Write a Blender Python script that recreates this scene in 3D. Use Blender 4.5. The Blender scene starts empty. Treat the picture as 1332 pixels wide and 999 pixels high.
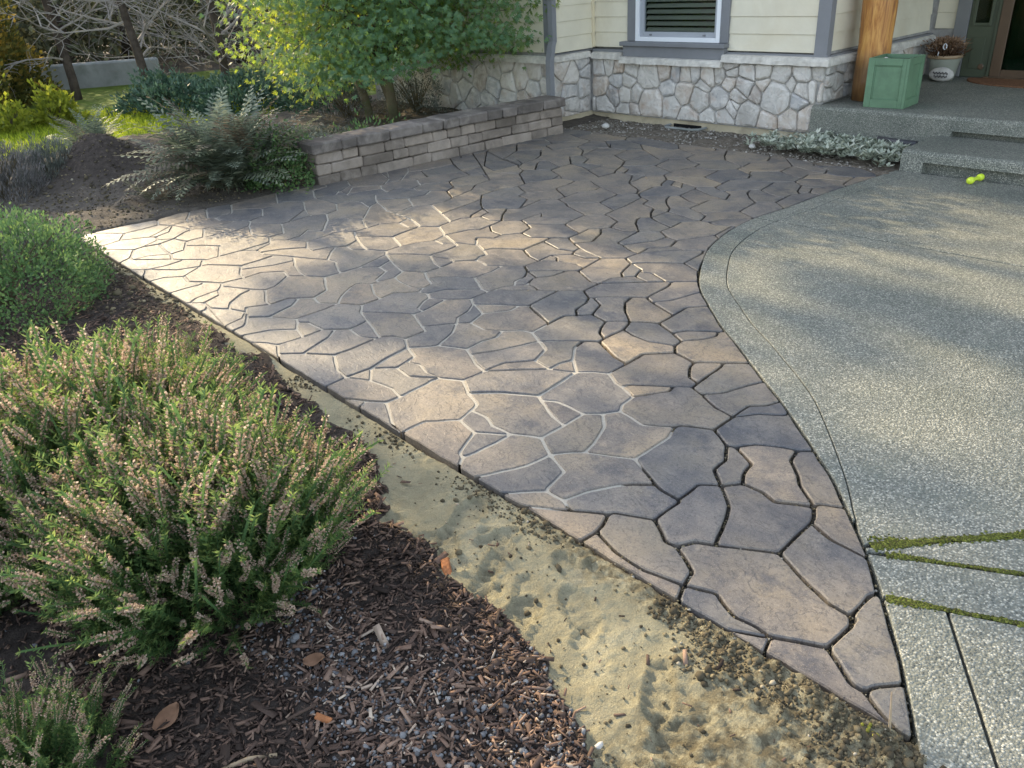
import bpy, math, random
import numpy as np
from mathutils import Vector, Matrix, Quaternion
S = bpy.context.scene
C = S.collection
R = math.radians
rnd = random.Random(7)
rs = np.random.RandomState(11)

# ------------------------------------------------------------------ camera, sky, sun, exposure
# world axes: +X runs along the house front to the right, +Y towards the house, camera stands at x = y = 0
F_PX, PITCH, ROLL, YAW, EYE = 1045.0, R(27.4), R(3.75), R(49.5), 1.65
cam = bpy.data.objects.new('camera', bpy.data.cameras.new('camera'))
C.objects.link(cam)
cam.data.sensor_width = 36.0
cam.data.lens = F_PX / 1332 * 36
cam.data.clip_start, cam.data.clip_end = 0.05, 2000
_fw = Vector((-math.sin(YAW), math.cos(YAW), 0))
_rt = Vector((math.cos(YAW), math.sin(YAW), 0))
fwd = _fw * math.cos(PITCH) + Vector((0, 0, -math.sin(PITCH)))
dwn = -_fw * math.sin(PITCH) + Vector((0, 0, -math.cos(PITCH)))
ca, sa = math.cos(ROLL), math.sin(ROLL)
ax = _rt * ca + dwn * sa
bx_ = dwn * ca - _rt * sa
cam.matrix_world = Matrix(((ax.x, -bx_.x, -fwd.x, 0), (ax.y, -bx_.y, -fwd.y, 0), (ax.z, -bx_.z, -fwd.z, EYE), (0, 0, 0, 1)))
S.camera = cam

SUN_EL = R(24)
SUN = Vector((-0.9986 * math.cos(SUN_EL), 0.0523 * math.cos(SUN_EL), math.sin(SUN_EL))).normalized()
w = bpy.data.worlds.new('World'); S.world = w; w.use_nodes = True
nt = w.node_tree; nt.nodes.clear()
sky = nt.nodes.new('ShaderNodeTexSky'); sky.sky_type = 'NISHITA'; sky.sun_disc = False
sky.sun_elevation = SUN_EL; sky.sun_rotation = math.atan2(SUN.x, SUN.y)
sky.air_density = 1.0; sky.dust_density = 1.6; sky.ozone_density = 1.0
bg = nt.nodes.new('ShaderNodeBackground'); bg.inputs[1].default_value = 0.15
ow = nt.nodes.new('ShaderNodeOutputWorld')
hs = nt.nodes.new('ShaderNodeHueSaturation'); hs.inputs['Saturation'].default_value = .62   # thin milky sky
nt.links.new(sky.outputs[0], hs.inputs['Color']); nt.links.new(hs.outputs[0], bg.inputs[0]); nt.links.new(bg.outputs[0], ow.inputs[0])
sl = bpy.data.lights.new('sun', 'SUN'); sl.energy = 2.45; sl.angle = R(0.5); sl.color = (1.0, 0.80, 0.50)
so = bpy.data.objects.new('sun', sl); C.objects.link(so)
so.rotation_euler = (-SUN).to_track_quat('-Z', 'Y').to_euler()
so.location = SUN * 60
S.view_settings.view_transform = 'Standard'; S.view_settings.look = 'None'
S.view_settings.exposure = 1.92; S.view_settings.gamma = 1.0
S.cycles.max_bounces = 6; S.cycles.diffuse_bounces = 3; S.cycles.transparent_max_bounces = 8

# ------------------------------------------------------------------ measured plan, millimetres: PV/PF corner points and outlines of the flagstones, PB patio edge,
# DARKJ part with open joints, VS stones of the skirting; LM sunlight drawn by hand, which the tree crowns are shaped to let onto each 0.2 m of ground (0 shut .. 9 open)
PV='-4711,5367 -4727,5179 -4985,5318 -5099,5379 -5297,5418 -5294,5264 -5273,5131 -5064,5031 -4962,4957 -4802,4956 -4696,5036 -4577,4964 -4475,4917 -4209,4827 -4100,4924 -4162,5026 -4379,5167 -4532,5392 -4644,5409 -4946,3688 -4978,3882 -5010,4077 -5116,4179 -5140,4392 -5082,4549 -5085,4633 -5141,4678 -5399,4862 -5581,4795 -5629,4669 -5445,4551 -5421,4360 -5315,4232 -5270,4089 -5245,3971 -5199,3851 -5222,3728 -4930,3613 -5187,5905 -5237,6150 -5451,6136 -5550,6076 -5464,5735 -5290,5653 -5213,5500 -4984,5508 -4746,5404 -4836,5596 -4938,5759 -5869,5753 -5996,5707 -5799,5513 -5712,5339 -5693,5171 -5636,5074 -5619,5043 -5485,4992 -5394,5051 -5584,5263 -5608,5346 -5526,5358 -5517,5629 -5594,5902 -5763,5992 -4612,4026 -4632,4021 -4526,3882 -4412,3770 -4297,3861 -4309,3994 -4320,4089 -4249,4017 -4057,4092 -3988,4081 -4015,4245 -4285,4340 -4374,4399 -4492,4442 -4601,4356 -4546,4081 -6360,2970 -6301,2803 -6089,2697 -6034,2565 -5959,2524 -5744,2683 -5750,2755 -5865,2889 -5973,3017 -6027,3041 -6226,3141 -6339,3061 -4703,4302 -4832,4333 -4867,4442 -4887,3973 -4783,3903 -5804,2341 -5857,2301 -5913,2284 -5904,2258 -5903,2158 -5916,2133 -5919,2002 -5816,1954 -5714,2042 -5593,2115 -5358,2002 -5353,2030 -5351,2159 -5380,2399 -5415,2417 -5493,2457 -5588,2403 -5700,2329 -4538,6154 -4565,6322 -4865,6471 -4881,6367 -5304,6430 -5125,6250 -4905,6110 -4713,5981 -4653,6064 -3934,6573 -3974,6643 -4085,6659 -4315,6655 -4432,6642 -4311,6422 -4199,6277 -4003,6176 -3932,6143 -3960,6300 -3882,6441 -6209,3452 -6246,3263 -5918,3271 -5892,3399 -5782,3433 -5583,3387 -5609,3411 -5654,3508 -5747,3553 -5884,3638 -5875,3762 -6028,3800 -6089,3630 -6081,3494 -6129,3515 -4986,6620 -5181,6659 -5522,6710 -5665,6641 -5585,6520 -3823,6643 -3840,6624 -3924,6045 -3740,5946 -3786,6034 -3584,6166 -3607,6394 -6295,3666 -6139,3862 -6165,3929 -6285,4055 -6565,4154 -6571,4126 -6634,3814 -6381,3700 -6257,3520 -5987,5184 -6171,5535 -6435,5777 -6569,5851 -6544,5486 -6421,5350 -5497,2571 -5312,2501 -5326,2611 -5424,2733 -5301,2789 -5538,2969 -5696,3052 -5765,2961 -5756,2829 -3216,5227 -3321,5313 -3419,5431 -3449,5517 -3594,5374 -3502,5322 -3440,5175 -3531,5083 -3520,4960 -3517,4834 -3396,4781 -3313,4860 -3178,4965 -5268,3489 -5359,3403 -5051,3389 -4795,3305 -4674,3388 -4699,3515 -5312,3622 -5917,3876 -5792,3971 -5839,4086 -6035,4186 -6029,4305 -6287,4417 -6365,4326 -6135,4078 -3907,4338 -3819,4309 -3709,4252 -3661,4124 -3535,4106 -3447,4172 -3584,4302 -3634,4371 -3652,4431 -3587,4478 -3664,4569 -3721,4673 -3862,4718 -3898,4825 -3993,4858 -3937,4608 -3927,4466 -5929,4899 -5684,4808 -5686,4916 -5691,5109 -5880,5269 -6200,6684 -6106,6576 -6138,6375 -5859,6291 -5628,6286 -5734,6377 -5815,6611 -6082,6677 -5085,3046 -5124,3046 -5311,3141 -5405,3105 -5506,3045 -5160,2577 -5162,2718 -5189,2830 -5084,2923 -3354,3613 -3269,3595 -3150,3687 -3144,3810 -3208,3818 -3338,3873 -3394,3892 -3694,4059 -3613,3970 -3547,3811 -3619,3709 -3510,3655 -5006,4902 -5088,4690 -4769,4532 -4612,4596 -4755,4679 -4768,4858 -6349,6108 -6123,5997 -6103,6078 -6318,6455 -6442,6384 -5728,3172 -5362,3163 -5328,3156 -6724,3144 -6700,2709 -6493,2622 -6416,2720 -6771,2371 -6687,2340 -6522,2246 -6462,2238 -6463,2107 -6213,2163 -6136,2228 -6136,2259 -6148,2288 -6142,2389 -6155,2496 -6261,2419 -6388,2426 -6420,2382 -6743,2506 -4385,2261 -4169,2153 -4117,2034 -4016,2012 -3917,2078 -4003,2153 -4086,2263 -4114,2329 -4043,2386 -4040,2439 -4081,2445 -4164,2578 -4269,2597 -4368,2507 -4375,2375 -6241,4777 -6536,4952 -6544,4451 -5583,6285 -6498,5072 -6495,4977 -6040,4678 -5930,4862 -6416,5170 -6411,5008 -3424,6077 -3715,5933 -3669,5820 -3756,5690 -3552,5772 -3427,5824 -3309,5927 -3320,6044 -4226,1923 -4179,1968 -4500,2196 -4594,2121 -4483,1976 -4475,1905 -4288,1816 -4220,1810 -3008,4559 -3020,4643 -3123,4591 -3192,4615 -3261,4609 -3346,4505 -3327,4372 -3328,4254 -3218,4182 -3117,4159 -3037,4328 -2987,4397 -4447,4822 -4512,4688 -4496,4524 -4165,4568 -4443,2769 -4511,2814 -4618,2760 -4641,2744 -4725,2682 -4827,2700 -4872,2639 -4796,2556 -4671,2456 -4593,2470 -4429,2389 -4587,5773 -4323,5656 -4271,5923 -4304,6036 -4449,6092 -6324,6692 -6645,6642 -6567,6478 -4125,5888 -4027,5926 -2711,1587 -2537,1500 -2441,1478 -2448,1530 -2448,1601 -2348,1709 -2376,1794 -2386,1825 -2404,1848 -2504,1882 -2619,1946 -2718,1890 -2729,1854 -2718,1819 -2706,1659 -4554,6660 -4564,6644 -4513,6574 -3495,6558 -3466,6495 -3306,6432 -3254,6300 -3122,6278 -3006,6308 -2883,6431 -2924,6497 -3105,6604 -3212,6618 -3439,6522 -4420,5441 -4312,5537 -4710,5549 -5096,3166 -5000,3267 -5528,3468 -3939,3616 -4059,3645 -4141,3530 -4129,3450 -4233,3381 -4116,3276 -4101,3282 -3987,3231 -3971,3295 -3844,3374 -3785,3407 -3807,3613 -3821,3693 -5718,4307 -5747,4364 -5758,4580 -5903,4630 -5912,4604 -5969,4532 -998,1577 -986,1576 -967,1563 -937,1549 -902,1536 -841,1545 -794,1538 -728,1575 -664,1609 -658,1723 -662,1733 -677,1759 -745,1762 -830,1795 -962,1860 -1008,1832 -1125,1757 -1179,1727 -1207,1669 -1101,1609 -1087,1556 -1083,1541 -6497,3387 -6655,3288 -6619,3167 -6692,3189 -4938,5914 -6096,5878 -5546,3739 -5521,3905 -5596,4011 -5668,3942 -6604,3712 -6641,3604 -6513,3534 -6291,3522 -5464,4083 -4494,3719 -4623,3744 -4665,3683 -4685,3637 -4706,3627 -4468,3281 -4418,3472 -4382,3506 -4366,3521 -4382,3627 -4386,3655 -5824,2959 -4040,4893 -3843,5017 -3785,5071 -3817,5307 -3838,5351 -4008,5397 -3929,5275 -4048,5298 -4095,5239 -4134,5180 -4092,4942 -4430,3160 -4764,3102 -4742,3026 -4513,2935 -4495,3039 -4965,1978 -5036,2014 -5146,1942 -5245,1873 -5258,1831 -5149,1671 -5019,1648 -4927,1715 -4811,1781 -4812,1799 -4789,1916 -4880,1934 -4007,5839 -3982,5658 -3736,5565 -3628,5371 -3385,5561 -3718,5437 -3753,3999 -3967,3982 -3834,3921 -3732,3890 -1537,2336 -1651,2276 -1663,2250 -1632,2175 -1629,1969 -1531,1921 -1469,1892 -1435,1879 -1354,1874 -1359,1989 -1298,2039 -1375,2106 -1380,2185 -1435,2271 -4264,5495 -5639,4643 -5532,4212 -6389,2570 -1813,2565 -1876,2519 -1862,2469 -1945,2335 -1935,2250 -1904,2204 -1847,2199 -1766,2180 -1539,2467 -1628,2481 -1747,2540 -3897,3184 -3907,3138 -3870,3068 -3806,3067 -3743,3047 -3654,3103 -3541,3191 -3540,3313 -3655,3337 -4141,5290 -4196,5433 -4378,5225 -5030,2502 -4932,2492 -4906,2613 -4886,2825 -4974,2865 -3723,3766 -4035,3928 -4197,3819 -4104,3771 -4883,2944 -4841,3239 -4099,5422 -2089,2382 -2171,2431 -2237,2393 -2289,2342 -2267,2177 -2255,2071 -2218,2052 -2160,2089 -2091,2093 -2004,2089 -1945,2142 -2041,2373 -5267,2240 -5356,1921 -5383,1905 -5347,1879 -5038,2139 -5060,2274 -5146,2223 -5200,2237 -1947,2470 -1821,2620 -1879,2637 -1941,2725 -1951,2769 -2081,2796 -2182,2683 -2174,2559 -2026,2410 -3089,5626 -3143,5685 -3207,5857 -3222,5476 -3120,5453 -3126,5559 -3944,2842 -3949,2721 -3849,2664 -3800,2742 -3629,2857 -3624,2993 -3963,2967 -6346,1525 -6386,1682 -6560,1769 -6798,1597 -6780,1478 -6618,1478 -6455,1478 -6293,1478 -6264,1493 -2213,1769 -2109,1776 -2039,1820 -1996,1839 -1996,1968 -2089,1990 -2404,1980 -2471,1917 -2289,1801 -4925,6658 -3647,1821 -3599,1866 -3541,1921 -3560,2045 -3700,2092 -3788,2156 -3899,1979 -3900,1802 -3847,1780 -3799,1819 -4330,2862 -4192,2943 -4184,3079 -4206,3186 -4273,3214 -4311,3144 -2745,2824 -2792,2779 -2782,2655 -2769,2521 -2661,2466 -2496,2612 -2432,2657 -2438,2699 -2499,2733 -2538,2787 -2573,2861 -2693,2887 -6348,5829 -3108,2395 -2981,2383 -2900,2436 -2824,2508 -3044,2759 -3087,2724 -3073,2649 -3158,2521 -4715,3735 -5723,1909 -5704,1802 -5579,1761 -5495,1817 -2613,2072 -2712,2097 -2802,2142 -2867,2172 -3012,2107 -3028,2076 -3109,1988 -2998,1950 -2980,1891 -2901,1911 -2812,1881 -2402,2285 -2514,2172 -2816,3108 -2693,3208 -2625,3252 -2643,3462 -2670,3535 -2699,3513 -2776,3444 -2879,3348 -2976,3252 -2967,3113 -2866,3049 -2848,3064 -2804,2880 -2826,2982 -3076,3018 -3802,2384 -3786,2279 -3553,2204 -3443,2266 -3440,2330 -3497,2337 -3559,2431 -3572,2473 -3637,2506 -3698,2492 -3276,3282 -3281,3169 -3332,3093 -3338,3061 -3296,2980 -3229,2976 -3174,2954 -3032,3244 -3220,3334 -3311,1773 -3316,1692 -3166,1615 -3057,1600 -3048,1729 -3087,1862 -3205,2042 -3285,2017 -3327,1968 -3323,1947 -2978,3361 -2935,3415 -2990,3463 -3056,3631 -3228,3394 -4779,2396 -4918,2338 -4840,2300 -4745,2252 -4618,2212 -2937,3583 -2927,3561 -2906,3549 -2846,3572 -2741,3531 -2557,3628 -2664,3774 -2814,3831 -2995,3695 -3404,3066 -3454,3133 -3438,2756 -3382,2754 -3375,2793 -3371,2861 -3337,2920 -3387,2971 -6138,1870 -6237,1895 -6277,1857 -6306,1824 -6043,1663 -6058,1735 -5917,2497 -2833,4045 -2863,4099 -2956,4028 -3059,3933 -4020,2684 -4045,2866 -4317,2719 -4222,2685 -4108,2650 -4078,2646 -4701,2145 -4797,2036 -4760,1752 -4548,1855 -3268,2195 -3342,2223 -3205,2174 -3215,2638 -3285,2864 -3373,2618 -3296,2573 -4266,3547 -5144,2366 -4108,2952 -4027,2975 -6548,4235 -6552,4217 -6413,4130 -6790,1833 -6556,1896 -6574,2041 -6744,2093 -3480,2519 -3215,2265 -3159,2342 -3219,2398 -3243,2494 -5682,2403 -4776,2782 -3384,6312 -3575,6610 -6343,1961 -3799,4915 -3585,4664 -3631,4745 -3728,4833 -1902,3041 -2056,3156 -2052,3135 -2066,3124 -2046,3069 -2072,2999 -2135,2919 -2126,2855 -1850,2850 -1759,2925 -1267,2011 -1209,1956 -1181,1901 -1155,1836 -970,2061 -975,2090 -1007,2146 -1113,2082 -1174,2104 -1252,2101 -6485,5957 -2977,5217 -3108,5323 -3005,4877 -1763,1731 -1733,1614 -1720,1601 -1642,1602 -1617,1697 -1568,1788 -1535,1832 -1694,1932 -1799,1876 -1837,1839 -1882,1776 -2372,3271 -2362,3148 -2354,3019 -2230,2968 -2196,3031 -2112,3092 -2097,3186 -2296,3363 -1402,2282 -1361,2346 -1271,2399 -1226,2414 -1179,2455 -1395,2639 -1398,2610 -1479,2551 -5801,1569 -5866,1575 -5806,1478 -5644,1478 -5594,1478 -5498,1553 -5489,1569 -5470,1686 -6793,2265 -3605,2616 -3747,2624 -3734,2553 -3455,1595 -3550,1508 -3487,1478 -3467,1478 -3372,1478 -3209,1478 -3071,1478 -3047,1478 -1871,2069 -1816,1946 -3623,4978 -3605,5209 -3342,6194 -2260,2576 -2250,2811 -2353,2819 -2440,2845 -4869,2154 -3015,5988 -2969,6054 -2991,6150 -3184,6120 -5339,2387 -3305,4738 -3165,4732 -3559,3434 -3464,3537 -3496,3592 -3619,3557 -2100,1695 -2106,1590 -2116,1536 -2073,1478 -1997,1478 -1979,1478 -1954,1529 -1895,1661 -3076,4038 -3041,4050 -2840,4122 -2867,4160 -2930,4362 -4050,1714 -4143,1625 -4065,1582 -4037,1551 -4021,1478 -3920,1478 -3909,1525 -3868,1621 -3762,1729 -6609,6479 -6591,6186 -6490,6098 -678,1870 -665,1891 -756,2018 -878,2024 -2968,5233 -2954,5670 -3048,5696 -2670,3124 -2592,3033 -2480,2940 -2427,2979 -2429,3169 -2560,3218 -4630,1497 -4680,1551 -4708,1709 -4902,1679 -4911,1579 -4907,1480 -4832,1478 -4706,1478 -4670,1478 -3417,1905 -3534,1792 -5792,1680 -5823,1806 -6029,1842 -1297,2226 -1282,2151 -1106,2225 -1139,2271 -1210,2341 -4102,1886 -2479,2534 -2387,2422 -3404,4629 -3489,4424 -5234,1573 -5238,1478 -5157,1478 -4995,1478 -2398,1478 -2235,1478 -2086,1478 -2151,1549 -2226,1686 -2607,2188 -2553,2256 -2518,2302 -2567,2420 -2733,2270 -3077,2249 -2880,2286 -2862,2363 -3886,2303 -3807,2513 -3924,2520 -4024,2547 -1686,2607 -1655,2708 -1613,2812 -1838,2815 -2497,3296 -2446,3501 -3225,4070 -1344,1860 -1343,1731 -1245,1664 -5352,1478 -5319,1478 -5277,1478 -5318,1690 -4526,1774 -4442,1667 -4347,1613 -4224,1659 -4286,1689 -1464,1669 -1476,1650 -1449,1591 -1440,1552 -1331,1518 -1213,1511 -4621,1680 -4567,1555 -4493,1547 -4453,1544 -1582,1576 -2747,3012 -3314,3413 -3450,3377 -3385,3203 -2787,1533 -2797,1680 -2944,1657 -2906,1478 -2885,1478 -6065,1964 -6162,2079 -6288,2021 -3165,3925 -1543,2583 -1494,2630 -1468,2702 -2466,2912 -6131,1478 -5968,1478 -5860,1478 -4665,3861 -2840,1804 -2960,1820 -3004,1778 -3658,1561 -3643,1699 -3858,1478 -3799,1478 -3735,1527 -1911,1478 -1832,1478 -1780,1538 -4345,1478 -4183,1478 -4119,1478 -4116,1478 -4154,1607 -4452,1520 -4445,1478 -2408,2357 -6578,5975 -3096,5815 -2928,5984 -2923,6020 -563,1539 -525,1539 -515,1568 -467,1628 -540,1736 -648,1882 -663,1755 -615,1576 -3343,3531 -3498,3430 -6667,3532 -999,2168 -925,2206 -1024,2314 -3005,4655 -2982,4629 -779,1490 -775,1478 -612,1478 -450,1478 -419,1483 -477,1509 -1675,1512 -1715,1484 -1586,1478 -1443,1478 -2715,3871 -6503,5225 -1055,1478 -937,1478 -882,1478 -801,1525 -2128,1752 -2767,1478 -2722,1478 -2560,1478 -2886,3468 -1424,1478 -1262,1478 -1099,1478 -1748,1478 -3696,1478 -3534,1478 -4508,1478 -2972,4532 -381,1484 -5482,1478 -6689,4199'
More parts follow.
